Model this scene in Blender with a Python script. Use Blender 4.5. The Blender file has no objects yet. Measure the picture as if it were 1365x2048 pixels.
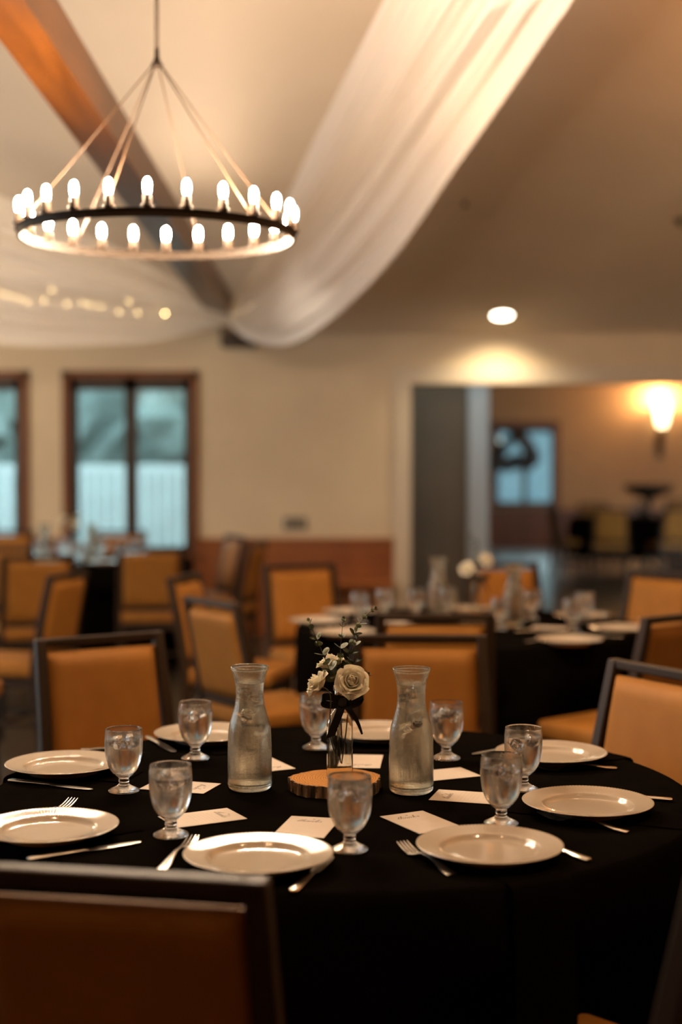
import bpy, bmesh, math, random
from mathutils import Vector, Matrix
random.seed(7)
PI = math.pi
C = bpy.context.scene.collection
sc = bpy.context.scene

# ------------------------------------------------------------------ camera
PITCH = math.atan(96/2844.4)
cam = bpy.data.cameras.new('camera'); camo = bpy.data.objects.new('camera', cam); C.objects.link(camo)
camo.location = (0, 0, 1.45); camo.rotation_euler = (PI/2-PITCH, 0, 0)
cam.sensor_fit = 'VERTICAL'; cam.sensor_height = 36; cam.sensor_width = 24; cam.lens = 50
cam.clip_start = 0.05; cam.clip_end = 300
cam.dof.use_dof = True; cam.dof.focus_distance = 2.98; cam.dof.aperture_fstop = 1.4
sc.camera = camo

# ------------------------------------------------------------------ world, view
sc.view_settings.view_transform = 'Standard'; sc.view_settings.look = 'None'
sc.view_settings.exposure = 0.1; sc.view_settings.gamma = 1.0; sc.view_settings.use_curve_mapping = False
w = bpy.data.worlds.new('overcast_sky'); sc.world = w; w.use_nodes = True
w.node_tree.nodes['Background'].inputs[0].default_value = (0.76, 0.92, 1.0, 1)
w.node_tree.nodes['Background'].inputs[1].default_value = 6.5
cy = sc.cycles
cy.max_bounces = 14; cy.transmission_bounces = 14; cy.transparent_max_bounces = 16; cy.glossy_bounces = 6; cy.diffuse_bounces = 4
cy.caustics_refractive = False; cy.caustics_reflective = False
cy.sample_clamp_indirect = 4.0; cy.blur_glossy = 0.6
cy.use_denoising = True
try: cy.denoiser = 'OPENIMAGEDENOISE'
except Exception: pass

def light(name, kind, loc, energy, color, size=0.1, sizey=None, rot=(0, 0, 0), spot=None, blend=0.6):
    l = bpy.data.lights.new(name, kind); l.energy = energy; l.color = color
    if kind == 'AREA':
        l.shape = 'RECTANGLE'; l.size = size; l.size_y = sizey or size
    else:
        l.shadow_soft_size = size
    if kind == 'SPOT': l.spot_size = spot; l.spot_blend = blend
    o = bpy.data.objects.new(name, l); C.objects.link(o); o.location = loc; o.rotation_euler = rot
    return o
WARM = (1.0, 0.62, 0.33)
DAY = (0.62, 0.85, 1.0)
# ceiling downlights over the near half of the room (recessed in the slope behind and above the camera)
light('downlight_near', 'SPOT', (-0.9, 1.95, 3.95), 78, WARM, 0.07, spot=math.radians(140), blend=0.8)
light('downlight_near', 'SPOT', (1.2, 1.95, 3.95), 98, WARM, 0.07, spot=math.radians(140), blend=0.8)
light('downlight_mid', 'SPOT', (1.4, 6.2, 4.0), 95, WARM, 0.07, spot=math.radians(105), blend=0.8)
light('downlight_mid', 'SPOT', (-2.3, 8.6, 3.4), 16, WARM, 0.07, spot=math.radians(100), blend=0.8)
light('drape_fill', 'SPOT', (0.25, 9.1, 3.3), 34, (1.0, 0.84, 0.64), 0.07, spot=math.radians(95), blend=0.9)  # unseen spot added so the drape's lower end glows through
# unseen point fills added at both sides to lift drape, wall and ceiling
light('side_fill', 'POINT', (-4.4, 9.4, 2.35), 95, (1.0, 0.76, 0.52), 0.3)
light('side_fill', 'POINT', (4.6, 7.6, 2.35), 25, (1.0, 0.50, 0.22), 0.3)
# added area fills that brighten the vault; no fixture lies on the beam
light('ceiling_fill', 'AREA', (-0.93, 6.8, 2.97), 14, (1.0, 0.80, 0.62), 0.12, 5.0, rot=(PI, 0, 0))
light('ceiling_fill', 'AREA', (3.0, 5.6, 2.96), 48, (1.0, 0.42, 0.14), 0.12, 4.0, rot=(PI, 0, 0))
# daylight through the left wall's windows
for yy in (4.4, 7.6):
    light('daylight', 'AREA', (-5.93, yy, 1.55), 14, DAY, 1.3, 1.5, rot=(0, -PI/2, 0))

# ------------------------------------------------------------------ helpers
def at(px, py, z=None, Y=None):
    """a point of the place: along the sight line through (px, py) at height z or depth Y"""
    d = Vector((px-682.5, 2844.4, -(py-1024)))
    c, s = math.cos(PITCH), math.sin(PITCH)
    d = Vector((d.x, d.y*c+d.z*s, -d.y*s+d.z*c))
    t = (z-1.45)/d.z if z is not None else Y/d.y
    return Vector((0, 0, 1.45))+d*t

def link(name, me, m=None, parent=None):
    o = bpy.data.objects.new(name, me); C.objects.link(o)
    if m is not None:
        for k in (m if isinstance(m, (list, tuple)) else [m]): me.materials.append(k)
    if parent is not None: o.parent = parent
    return o
def obj(name, bm, m, parent=None, smooth=False, sharp=None):
    me = bpy.data.meshes.new(name)
    bmesh.ops.recalc_face_normals(bm, faces=bm.faces)
    bm.to_mesh(me); bm.free()
    if smooth:
        for p in me.polygons: p.use_smooth = True
        if sharp is not None:
            try: me.set_sharp_from_angle(angle=math.radians(sharp))
            except Exception: pass
    return link(name, me, m, parent)
def thing(name, label, cat, loc=(0, 0, 0), rotz=0, group=None):
    o = bpy.data.objects.new(name, None); C.objects.link(o); o.empty_display_size = 0.05
    o.location = loc; o.rotation_euler = (0, 0, rotz); o['label'] = label; o['category'] = cat
    if group: o['group'] = group
    return o
def tag(o, label, cat, group=None, kind=None):
    o['label'] = label; o['category'] = cat
    if group: o['group'] = group
    if kind: o['kind'] = kind
    return o
def struct(name, bm, m, parent=None, smooth=False):
    o = obj(name, bm, m, parent, smooth)
    if parent is None: o['kind'] = 'structure'
    return o
def dup(root, loc, rotz, label=None, group=None):
    r = root.copy(); C.objects.link(r); r.location = loc; r.rotation_euler = (0, 0, rotz)
    if label: r['label'] = label
    if group: r['group'] = group
    for ch in list(root.children):
        c = ch.copy(); C.objects.link(c); c.parent = r
        for g in list(ch.children):
            d = g.copy(); C.objects.link(d); d.parent = c
    return r
def box(bm, lo, hi, bevel=0, M=None, seg=2):
    r = bmesh.ops.create_cube(bm, size=1)
    vs = r['verts']
    for v in vs:
        v.co = Vector([lo[i]+(v.co[i]+0.5)*(hi[i]-lo[i]) for i in range(3)])
    if bevel:
        es = list({e for v in vs for e in v.link_edges})
        b = bmesh.ops.bevel(bm, geom=es, offset=bevel, segments=seg, affect='EDGES', profile=0.5)
        vs = list({v for f in b['faces'] for v in f.verts} | {v for v in vs if v.is_valid})
    if M is not None: bmesh.ops.transform(bm, matrix=M, verts=vs)
    return vs
def bar(bm, a, b, wa, wb=None, up=Vector((0, 1, 0))):
    """tapered rectangular bar from a to b; wa / wb = (width, depth) at each end"""
    wb = wb or wa; a = Vector(a); b = Vector(b); d = (b-a).normalized()
    x = up.cross(d).normalized(); y = d.cross(x)
    vs = []
    for p, (w1, w2) in ((a, wa), (b, wb)):
        for sx, sy in ((-1, -1), (1, -1), (1, 1), (-1, 1)):
            vs.append(bm.verts.new(p+x*sx*w1/2+y*sy*w2/2))
    for q in ((0, 1, 2, 3), (7, 6, 5, 4), (0, 4, 5, 1), (1, 5, 6, 2), (2, 6, 7, 3), (3, 7, 4, 0)):
        bm.faces.new([vs[i] for i in q])
    return vs
def tube(bm, pts, r, n=8, cap=True):
    pts = [Vector(p) for p in pts]; rr = r if isinstance(r, (list, tuple)) else [r]*len(pts)
    rings = []; ref = None
    for i, p in enumerate(pts):
        d = (pts[min(i+1, len(pts)-1)]-pts[max(i-1, 0)]).normalized()
        if ref is None: ref = Vector((0, 0, 1)) if abs(d.z) < 0.9 else Vector((1, 0, 0))
        x = ref.cross(d).normalized(); y = d.cross(x); ref = y
        rings.append([bm.verts.new(p+(x*math.cos(2*PI*k/n)+y*math.sin(2*PI*k/n))*rr[i]) for k in range(n)])
    for a, b in zip(rings, rings[1:]):
        for k in range(n): bm.faces.new((a[k], a[(k+1) % n], b[(k+1) % n], b[k]))
    if cap:
        bm.faces.new(rings[0][::-1]); bm.faces.new(rings[-1])
def lathe(bm, prof, n=48, c=(0, 0, 0), wob=None):
    """prof: list of (r, z); a point with r == 0 closes on the axis"""
    rings = []; c = Vector(c)
    for i, (r, z) in enumerate(prof):
        if r <= 1e-7: rings.append([bm.verts.new(c+Vector((0, 0, z)))])
        else:
            ring = []
            for k in range(n):
                a = 2*PI*k/n; dr, dz = wob(i, k, a) if wob else (0, 0)
                ring.append(bm.verts.new(c+Vector(((r+dr)*math.cos(a), (r+dr)*math.sin(a), z+dz))))
            rings.append(ring)
    for a, b in zip(rings, rings[1:]):
        if len(a) == 1 and len(b) == 1: continue
        for k in range(n):
            k2 = (k+1) % n
            if len(a) == 1: bm.faces.new((a[0], b[k], b[k2]))
            elif len(b) == 1: bm.faces.new((a[k], b[0], a[k2]))
            else: bm.faces.new((a[k], b[k], b[k2], a[k2]))
def crom(P, n):
    """smooth curve through points, n steps per span"""
    P = [Vector(p) for p in P]; out = []
    for i in range(len(P)-1):
        p0 = P[max(i-1, 0)]; p1 = P[i]; p2 = P[i+1]; p3 = P[min(i+2, len(P)-1)]
        for k in range(n):
            t = k/n
            out.append(0.5*((2*p1)+(-p0+p2)*t+(2*p0-5*p1+4*p2-p3)*t*t+(-p0+3*p1-3*p2+p3)*t**3))
    out.append(P[-1]); return out
def smoothprof(P, n=4): return [(max(v.x, 0), v.y) for v in crom([(r, z, 0) for r, z in P], n)]

# ------------------------------------------------------------------ materials
def mat(name, col=(0.5, 0.5, 0.5), rough=0.5, metal=0, spec=0.5, **kw):
    m = bpy.data.materials.new(name); m.use_nodes = True; b = m.node_tree.nodes['Principled BSDF']
    b.inputs['Base Color'].default_value = (*col, 1); b.inputs['Roughness'].default_value = rough
    b.inputs['Metallic'].default_value = metal; b.inputs['Specular IOR Level'].default_value = spec
    for k, v in kw.items(): b.inputs[k.replace('_', ' ')].default_value = v
    return m
def N(m, t, **kw):
    n = m.node_tree.nodes.new(t)
    for k, v in kw.items(): setattr(n, k, v)
    return n
def L(m, a, b): m.node_tree.links.new(a, b)
def vary(m, c1, c2, scale=5, stretch=(1, 1, 1), detail=6, bump=0, bscale=None, dist=0.0, lo=0.3, hi=0.7):
    b = m.node_tree.nodes['Principled BSDF']
    tc = N(m, 'ShaderNodeTexCoord'); mp = N(m, 'ShaderNodeMapping'); mp.inputs['Scale'].default_value = stretch
    L(m, tc.outputs['Object'], mp.inputs['Vector'])
    no = N(m, 'ShaderNodeTexNoise'); no.inputs['Scale'].default_value = scale; no.inputs['Detail'].default_value = detail
    no.inputs['Distortion'].default_value = dist
    L(m, mp.outputs[0], no.inputs['Vector'])
    r = N(m, 'ShaderNodeValToRGB'); r.color_ramp.elements[0].position = lo; r.color_ramp.elements[1].position = hi
    r.color_ramp.elements[0].color = (*c1, 1); r.color_ramp.elements[1].color = (*c2, 1)
    L(m, no.outputs['Fac'], r.inputs['Fac']); L(m, r.outputs['Color'], b.inputs['Base Color'])
    if bump:
        n2 = N(m, 'ShaderNodeTexNoise'); n2.inputs['Scale'].default_value = bscale or scale*4; n2.inputs['Detail'].default_value = 4
        L(m, mp.outputs[0], n2.inputs['Vector'])
        bp = N(m, 'ShaderNodeBump'); bp.inputs['Strength'].default_value = bump; bp.inputs['Distance'].default_value = 0.004
        L(m, n2.outputs['Fac'], bp.inputs['Height']); L(m, bp.outputs[0], b.inputs['Normal'])
    return m
def emit(name, col, s):
    m = bpy.data.materials.new(name); m.use_nodes = True; nt = m.node_tree; nt.nodes.clear()
    e = nt.nodes.new('ShaderNodeEmission'); o = nt.nodes.new('ShaderNodeOutputMaterial')
    e.inputs[0].default_value = (*col, 1); e.inputs[1].default_value = s; nt.links.new(e.outputs[0], o.inputs[0]); return m

M_wall = vary(mat('cream_wall_paint', rough=0.85), (0.68, 0.565, 0.40), (0.74, 0.62, 0.44), 2.5, bump=0.15, bscale=60)
M_ceil = vary(mat('ceiling_paint', rough=0.9), (0.77, 0.65, 0.51), (0.83, 0.70, 0.55), 1.6, bump=0.2, bscale=50)
M_casing = mat('casing_paint', (0.66, 0.58, 0.46), 0.6)
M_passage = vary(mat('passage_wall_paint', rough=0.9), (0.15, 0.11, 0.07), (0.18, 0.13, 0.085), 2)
M_farwall = vary(mat('back_room_wall_paint', rough=0.85), (0.42, 0.26, 0.13), (0.47, 0.30, 0.15), 1.5)
M_beam = vary(mat('glulam_beam_wood', rough=0.28), (0.060, 0.018, 0.0018), (0.115, 0.036, 0.0045), 3, (6, 0.5, 6), bump=0.1)
M_wood = vary(mat('orange_oak_panelling', rough=0.4), (0.23, 0.062, 0.007), (0.35, 0.105, 0.013), 4, (1, 1, 0.15), bump=0.1)
M_wooddark = vary(mat('window_frame_wood', rough=0.45), (0.14, 0.042, 0.008), (0.21, 0.068, 0.013), 5, (1, 1, 0.2))
M_sash = mat('dark_sash_wood', (0.030, 0.018, 0.010), 0.5)
M_floor = vary(mat('dark_floor', rough=0.30), (0.045, 0.033, 0.020), (0.075, 0.055, 0.034), 3, (1, 0.3, 1), bump=0.1)
M_chairframe = vary(mat('espresso_chair_frame', rough=0.5, spec=0.25), (0.022, 0.011, 0.005), (0.034, 0.018, 0.009), 8, (1, 1, 0.2))
M_fabric = vary(mat('ochre_vinyl_upholstery', rough=0.6, spec=0.22), (0.285, 0.115, 0.017), (0.34, 0.142, 0.024), 9, bump=0.25, bscale=350)
M_cloth = vary(mat('black_polyester_cloth', rough=1.0, spec=0.0), (0.0035, 0.0027, 0.0021), (0.0050, 0.0040, 0.0030), 14, bump=0.15, bscale=300)
M_napkin = mat('black_napkin_cloth', (0.008, 0.006, 0.005), 1.0, spec=0.0)
M_china = mat('white_china', (0.43, 0.36, 0.285), 0.12, spec=0.5, Coat_Weight=0.5, Coat_Roughness=0.04)
M_steel = mat('stainless_steel', (0.62, 0.57, 0.50), 0.22, metal=1)
M_card = mat('card_stock', (0.55, 0.47, 0.395), 0.7)
M_ink = mat('grey_brown_ink', (0.13, 0.09, 0.06), 0.7)
M_bronze = mat('dark_bronze_metal', (0.030, 0.018, 0.010), 0.45, metal=0.3, spec=0.25)
M_cable = mat('bronze_cable', (0.10, 0.055, 0.028), 0.5, metal=0.2)
M_sleeve = mat('frosted_candle_sleeve', (0.045, 0.030, 0.020), 0.6, spec=0.2)
M_bulb = emit('glowing_bulb', (1.0, 0.74, 0.50), 1250)
M_can = emit('downlight_lens', (1.0, 0.86, 0.66), 14)
M_fairy = emit('fairy_bulb', (1.0, 0.70, 0.30), 36)
M_rose = mat('ivory_petals', (0.95, 0.89, 0.74), 0.6, Subsurface_Weight=0.25, Subsurface_Scale=0.004)
M_leaf = vary(mat('eucalyptus_leaf', rough=0.55), (0.12, 0.145, 0.075), (0.22, 0.235, 0.13), 30)
M_stem = mat('green_stem', (0.060, 0.055, 0.025), 0.6)
M_ribbon = mat('black_satin', (0.006, 0.005, 0.005), 0.32, spec=0.5)
M_slice = None
def glassmat(name, rough, col=(1, 1, 1), ior=1.45, drops=0, dscale=900, bumpd=0.0006, streak=0, frost=0, fz=None):
    m = bpy.data.materials.new(name); m.use_nodes = True; nt = m.node_tree; nt.nodes.clear()
    g = nt.nodes.new('ShaderNodeBsdfGlass'); o = nt.nodes.new('ShaderNodeOutputMaterial')
    g.inputs['Color'].default_value = (*col, 1); g.inputs['Roughness'].default_value = rough; g.inputs['IOR'].default_value = ior
    out = g.outputs[0]
    if drops:
        tc = N(m, 'ShaderNodeTexCoord')
        vo = N(m, 'ShaderNodeTexVoronoi'); vo.inputs['Scale'].default_value = dscale; L(m, tc.outputs['Object'], vo.inputs['Vector'])
        n0 = N(m, 'ShaderNodeTexNoise'); n0.inputs['Scale'].default_value = 55; n0.inputs['Detail'].default_value = 3; L(m, tc.outputs['Object'], n0.inputs['Vector'])
        mu = N(m, 'ShaderNodeMath', operation='MULTIPLY'); L(m, vo.outputs['Distance'], mu.inputs[0]); L(m, n0.outputs['Fac'], mu.inputs[1])
        h = mu.outputs[0]
        if streak:
            mp = N(m, 'ShaderNodeMapping'); mp.inputs['Scale'].default_value = (1, 1, 0.05); L(m, tc.outputs['Object'], mp.inputs['Vector'])
            n1 = N(m, 'ShaderNodeTexNoise'); n1.inputs['Scale'].default_value = 170; n1.inputs['Detail'].default_value = 2; L(m, mp.outputs[0], n1.inputs['Vector'])
            ma = N(m, 'ShaderNodeMath', operation='MULTIPLY_ADD'); L(m, n1.outputs['Fac'], ma.inputs[0]); ma.inputs[1].default_value = streak; L(m, h, ma.inputs[2]); h = ma.outputs[0]
        bp = N(m, 'ShaderNodeBump'); bp.inputs['Strength'].default_value = drops; bp.inputs['Distance'].default_value = bumpd
        L(m, h, bp.inputs['Height']); L(m, bp.outputs[0], g.inputs['Normal'])
    if frost:
        d = N(m, 'ShaderNodeBsdfDiffuse'); d.inputs[0].default_value = (0.95, 0.88, 0.77, 1)
        t = N(m, 'ShaderNodeBsdfTranslucent'); t.inputs[0].default_value = (0.95, 0.88, 0.77, 1)
        dm = N(m, 'ShaderNodeMixShader'); L(m, d.outputs[0], dm.inputs[1]); L(m, t.outputs[0], dm.inputs[2])
        mx = N(m, 'ShaderNodeMixShader'); mx.inputs[0].default_value = frost
        if fz:   # mist sits on the cold part of the glass only, broken by drips
            tc2 = N(m, 'ShaderNodeTexCoord'); sp = N(m, 'ShaderNodeSeparateXYZ'); L(m, tc2.outputs['Object'], sp.inputs[0])
            mr = N(m, 'ShaderNodeMapRange'); mr.inputs[1].default_value = fz[0]; mr.inputs[2].default_value = fz[1]; mr.inputs[4].default_value = frost; L(m, sp.outputs['Z'], mr.inputs[0])
            mp2 = N(m, 'ShaderNodeMapping'); mp2.inputs['Scale'].default_value = (1, 1, 0.12); L(m, tc2.outputs['Object'], mp2.inputs['Vector'])
            nn = N(m, 'ShaderNodeTexNoise'); nn.inputs['Scale'].default_value = 110; nn.inputs['Detail'].default_value = 5; L(m, mp2.outputs[0], nn.inputs['Vector'])
            cr = N(m, 'ShaderNodeMapRange'); cr.inputs[1].default_value = 0.38; cr.inputs[2].default_value = 0.60; cr.inputs[3].default_value = 0.15; cr.inputs[4].default_value = 1.7; L(m, nn.outputs['Fac'], cr.inputs[0])
            mm = N(m, 'ShaderNodeMath', operation='MULTIPLY'); L(m, mr.outputs[0], mm.inputs[0]); L(m, cr.outputs[0], mm.inputs[1])
            m3 = N(m, 'ShaderNodeMapRange'); m3.inputs[1].default_value = fz[2]; m3.inputs[2].default_value = fz[3]; m3.inputs[3].default_value = 1.0; m3.inputs[4].default_value = 0.1; L(m, sp.outputs['Z'], m3.inputs[0])
            m4 = N(m, 'ShaderNodeMath', operation='MULTIPLY'); L(m, mm.outputs[0], m4.inputs[0]); L(m, m3.outputs[0], m4.inputs[1]); L(m, m4.outputs[0], mx.inputs[0])
        L(m, g.outputs[0], mx.inputs[1]); L(m, dm.outputs[0], mx.inputs[2]); out = mx.outputs[0]
    L(m, out, o.inputs[0]); return m
M_glass = glassmat('misted_goblet_glass', 0.03, (1, 1, 1), 1.45, drops=0.3, dscale=700, streak=0.5, frost=0.06, fz=(0.036, 0.062, 0.122, 0.132))
M_carafe = glassmat('wet_carafe_glass', 0.06, (0.98, 0.98, 0.94), 1.45, drops=0.7, dscale=650, streak=1.2, frost=0.07, fz=(0.015, 0.04, 0.232, 0.245))
M_clear = glassmat('clear_bottle_glass', 0.0, (0.98, 0.98, 0.96), 1.45)
M_water = glassmat('water', 0.0, (1, 1, 1), 1.33)
M_ice = glassmat('ice', 0.03, (1, 1, 1), 1.22, drops=0.5, dscale=120, bumpd=0.004, frost=0.05)

def sheer(name, a, warm=(0.90, 0.86, 0.80)):
    m = bpy.data.materials.new(name); m.use_nodes = True; nt = m.node_tree; nt.nodes.clear()
    o = N(m, 'ShaderNodeOutputMaterial'); d = N(m, 'ShaderNodeBsdfDiffuse'); t = N(m, 'ShaderNodeBsdfTranslucent'); tr = N(m, 'ShaderNodeBsdfTransparent')
    d.inputs[0].default_value = (*warm, 1); t.inputs[0].default_value = (*warm, 1)
    x = N(m, 'ShaderNodeMixShader'); x.inputs[0].default_value = 0.5; L(m, d.outputs[0], x.inputs[1]); L(m, t.outputs[0], x.inputs[2])
    y = N(m, 'ShaderNodeMixShader'); y.inputs[0].default_value = a; L(m, x.outputs[0], y.inputs[1]); L(m, tr.outputs[0], y.inputs[2]); L(m, y.outputs[0], o.inputs[0])
    return m
M_drape = sheer('sheer_drape_fabric', 0.07, (0.96, 0.95, 0.94))
M_drape2 = sheer('thin_sheer_drape_fabric', 0.28)
def pane(name, tint, refl=0.08):
    m = bpy.data.materials.new(name); m.use_nodes = True; nt = m.node_tree; nt.nodes.clear()
    o = N(m, 'ShaderNodeOutputMaterial'); t = N(m, 'ShaderNodeBsdfTransparent'); g = N(m, 'ShaderNodeBsdfGlossy')
    t.inputs[0].default_value = (*tint, 1); g.inputs['Roughness'].default_value = 0.01
    x = N(m, 'ShaderNodeMixShader'); x.inputs[0].default_value = refl
    L(m, t.outputs[0], x.inputs[1]); L(m, g.outputs[0], x.inputs[2]); L(m, x.outputs[0], o.inputs[0]); return m
M_pane = pane('window_glass', (0.80, 0.90, 0.90))

# ================================================================== THE ROOM
YW = 12.0; ZW = 2.55; SL = 0.30; RIDGE = 4.5
bm = bmesh.new(); box(bm, (-6.3, -4.3, -0.15), (12, 25.2, 0)); struct('floor', bm, M_floor)
# back wall with two windows and the wide opening
W1 = (-2.35, -1.20, 0.70, 2.235); W2 = (-3.95, -2.63, 0.70, 2.235); OP = (0.59, 5.0, 0, 2.125)
def wall_y(name, y0, y1, x0, x1, z1, holes, m):
    bm = bmesh.new(); xs = sorted(holes); cur = x0
    for (a, b, c, d) in xs:
        box(bm, (cur, y0, 0), (a, y1, z1)); box(bm, (a, y0, d), (b, y1, z1))
        if c > 0: box(bm, (a, y0, 0), (b, y1, c))
        cur = b
    box(bm, (cur, y0, 0), (x1, y1, z1)); return struct(name, bm, m)
wall_y('wall_back', YW, YW+0.18, -6.2, 6.2, ZW+0.1, [W1, W2, OP], M_wall)
wall_y('wall_front', -1.6, -1.4, -6.2, 6.2, 3.0, [], M_wooddark)  # unseen wall, set close and dark to cut bounce onto the chair backs
bm = bmesh.new(); box(bm, (6.0, -4.2, 0), (6.2, 12, 5.2)); struct('wall_right', bm, M_wall)
bm = bmesh.new(); cur = -4.2
for yc in (4.4, 7.6):
    box(bm, (-6.2, cur, 0), (-6.0, yc-0.7, 5.2)); box(bm, (-6.2, yc-0.7, 0), (-6.0, yc+0.7, 0.75)); box(bm, (-6.2, yc-0.7, 2.35), (-6.0, yc+0.7, 5.2)); cur = yc+0.7
box(bm, (-6.2, cur, 0), (-6.0, 12, 5.2)); struct('wall_left', bm, M_wall)
zr = ZW+SL*(YW-RIDGE)
bm = bmesh.new()
prof = [(YW+0.2, ZW-SL*0.2), (RIDGE, zr), (-4.3, zr-0.29*8.8)]
a = [bm.verts.new((-6.3, y, z)) for y, z in prof]+[bm.verts.new((-6.3, y, z+0.15)) for y, z in prof[::-1]]
b = [bm.verts.new((6.3, v.co.y, v.co.z)) for v in a]
bm.faces.new(a); bm.faces.new(b[::-1])
for i in range(6): bm.faces.new((a[i], b[i], b[(i+1) % 6], a[(i+1) % 6]))
struct('ceiling', bm, M_ceil)
# opening casing
bm = bmesh.new(); box(bm, (0.445, YW-0.022, 0), (0.59, YW, 2.27), 0.004); box(bm, (0.592, YW-0.022, 2.125), (5.14, YW, 2.27), 0.004)
struct('trim_1', bm, M_casing)
# wainscot with cap and panels
bm = bmesh.new()
for x0, x1 in ((-6.0, -3.95), (-2.63, -2.35), (-1.20, 0.445)):
    box(bm, (x0, YW-0.02, 0), (x1, YW, 0.79)); box(bm, (x0, YW-0.045, 0.785), (x1, YW, 0.825), 0.006)
    box(bm, (x0, YW-0.032, 0.66), (x1, YW-0.02, 0.74), 0.004); box(bm, (x0, YW-0.032, 0.0), (x1, YW-0.02, 0.14), 0.004)
for x0, x1 in ((-3.95, -2.63), (-2.35, -1.20)):
    box(bm, (x0, YW-0.02, 0), (x1, YW, 0.66)); 
struct('trim_2', bm, M_wood)
# windows
def window(name, X0, X1, Z0, Z1, Y, depth=0.18, n=2, ft=0.062):
    r = bpy.data.objects.new(name, None); C.objects.link(r); r['kind'] = 'structure'
    bm = bmesh.new()
    for lo, hi in (((X0, Y-0.03, Z0), (X0+ft, Y+0.02, Z1)), ((X1-ft, Y-0.03, Z0), (X1, Y+0.02, Z1)), ((X0, Y-0.03, Z1-ft), (X1, Y+0.02, Z1)), ((X0-0.02, Y-0.06, Z0-0.04), (X1+0.02, Y+0.02, Z0))): box(bm, lo, hi, 0.005)
    obj('window_frame', bm, M_wooddark, r)
    bm = bmesh.new(); s = 0.062
    box(bm, (X0+ft, Y+0.01, Z1-ft-0.10), (X1-ft, Y+0.1, Z1-ft)); box(bm, (X0+ft, Y+0.01, Z0), (X1-ft, Y+0.1, Z0+0.05))
    box(bm, (X0+ft, Y+0.01, Z0), (X0+ft+s, Y+0.1, Z1-ft)); box(bm, (X1-ft-s, Y+0.01, Z0), (X1-ft, Y+0.1, Z1-ft))
    if n == 2: box(bm, ((X0+X1)/2-0.05, Y+0.01, Z0), ((X0+X1)/2+0.05, Y+0.1, Z1-ft))
    obj('window_sash', bm, M_sash, r)
    bm = bmesh.new(); box(bm, (X0+ft, Y+0.055, Z0+0.03), (X1-ft, Y+0.061, Z1-ft-0.05)); obj('window_pane', bm, M_pane, r)
    return r
window('window_1', *W1[:2], W1[2], W1[3], YW); window('window_2', *W2[:2], W2[2], W2[3], YW)
# passage beyond the opening
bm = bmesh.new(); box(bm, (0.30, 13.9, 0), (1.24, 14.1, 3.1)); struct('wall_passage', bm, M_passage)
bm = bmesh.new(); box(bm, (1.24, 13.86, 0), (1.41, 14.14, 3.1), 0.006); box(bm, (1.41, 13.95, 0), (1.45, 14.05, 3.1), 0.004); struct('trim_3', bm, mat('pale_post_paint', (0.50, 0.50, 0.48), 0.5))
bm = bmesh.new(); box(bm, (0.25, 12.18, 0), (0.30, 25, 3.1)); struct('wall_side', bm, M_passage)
bm = bmesh.new(); box(bm, (0.2, 12.18, 3.1), (12, 25.2, 3.2)); struct('ceiling_far', bm, M_farwall)
WB = (2.62, 3.84, 0.74, 2.20)
WB2 = (1.5, 2.52, 0.74, 2.20)
wall_y('wall_far', 25.0, 25.2, 0.2, 12, 3.1, [WB2, WB], M_farwall)
window('window_3', *WB, 25.0, n=2, ft=0.09); window('window_4', *WB2, 25.0, n=1, ft=0.09)
bm = bmesh.new(); box(bm, (12, 12, 0), (12.1, 25.2, 3.1)); struct('wall_far_right', bm, M_farwall)
bm = bmesh.new(); box(bm, (0.3, 24.96, 0), (12, 25, 0.62)); box(bm, (0.3, 24.94, 0.6), (12, 25, 0.66)); struct('trim_4', bm, M_wooddark)
# tie beam
def bp_(D, off=0): return Vector((-0.86-0.0196*(12-D)+off, D, 2.475+0.0433*(12-D)))
bm = bmesh.new(); vs = []
for D in (12.0, -4.0):
    for dx, dz in ((-0.08, 0), (0.08, 0), (0.08, 0.17), (-0.08, 0.17)): vs.append(bm.verts.new(bp_(D)+Vector((dx, 0, dz))))
for q in ((0, 1, 2, 3), (7, 6, 5, 4), (0, 4, 5, 1), (1, 5, 6, 2), (2, 6, 7, 3), (3, 7, 4, 0)): bm.faces.new([vs[i] for i in q])
beam = obj('tie_beam', bm, M_beam); beam['kind'] = 'structure'
bm = bmesh.new(); box(bm, (-0.99, 11.72, 2.42), (-0.71, 12.0, 2.56), 0.01); o = obj('trim_5', bm, M_sash); o['kind'] = 'structure'

# ================================================================== OUTSIDE
M_grass = vary(mat('lawn', rough=0.9), (0.06, 0.10, 0.04), (0.12, 0.16, 0.07), 3)
M_drive = vary(mat('pale_concrete', rough=0.8), (0.55, 0.56, 0.55), (0.70, 0.70, 0.68), 2)
bm = bmesh.new(); box(bm, (-25, 25.2, -0.3), (25, 60, -0.1)); box(bm, (-25, 12.18, -0.3), (0.2, 25.2, -0.1)); struct('ground', bm, M_drive)
M_white = mat('white_fence_paint', (0.44, 0.46, 0.46), 0.6)
def fence(label, x0, x1, y, z1):
    t = thing('white_fence', label, 'fence', (x0, y, -0.1))
    bm = bmesh.new()
    k = 0.0
    while k < x1-x0: box(bm, (k, -0.01, 0.1), (k+0.09, 0.01, z1-0.05)); k += 0.125
    obj('fence_slats', bm, M_white, t)
    for zz in (0.25, z1-0.1):
        bm = bmesh.new(); box(bm, (0, 0.012, zz), (x1-x0, 0.05, zz+0.09)); obj('rail', bm, M_white, t)
fence('white slatted fence in the daylight outside the left windows', -9, 0, 17.5, 1.55)
M_foliage = vary(mat('hazed_foliage', rough=0.8), (0.16, 0.20, 0.185), (0.24, 0.285, 0.265), 4)  # foliage paled and greyed: haze on the windows put into its colour
M_trunk = mat('bark', (0.06, 0.045, 0.03), 0.9)
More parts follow.
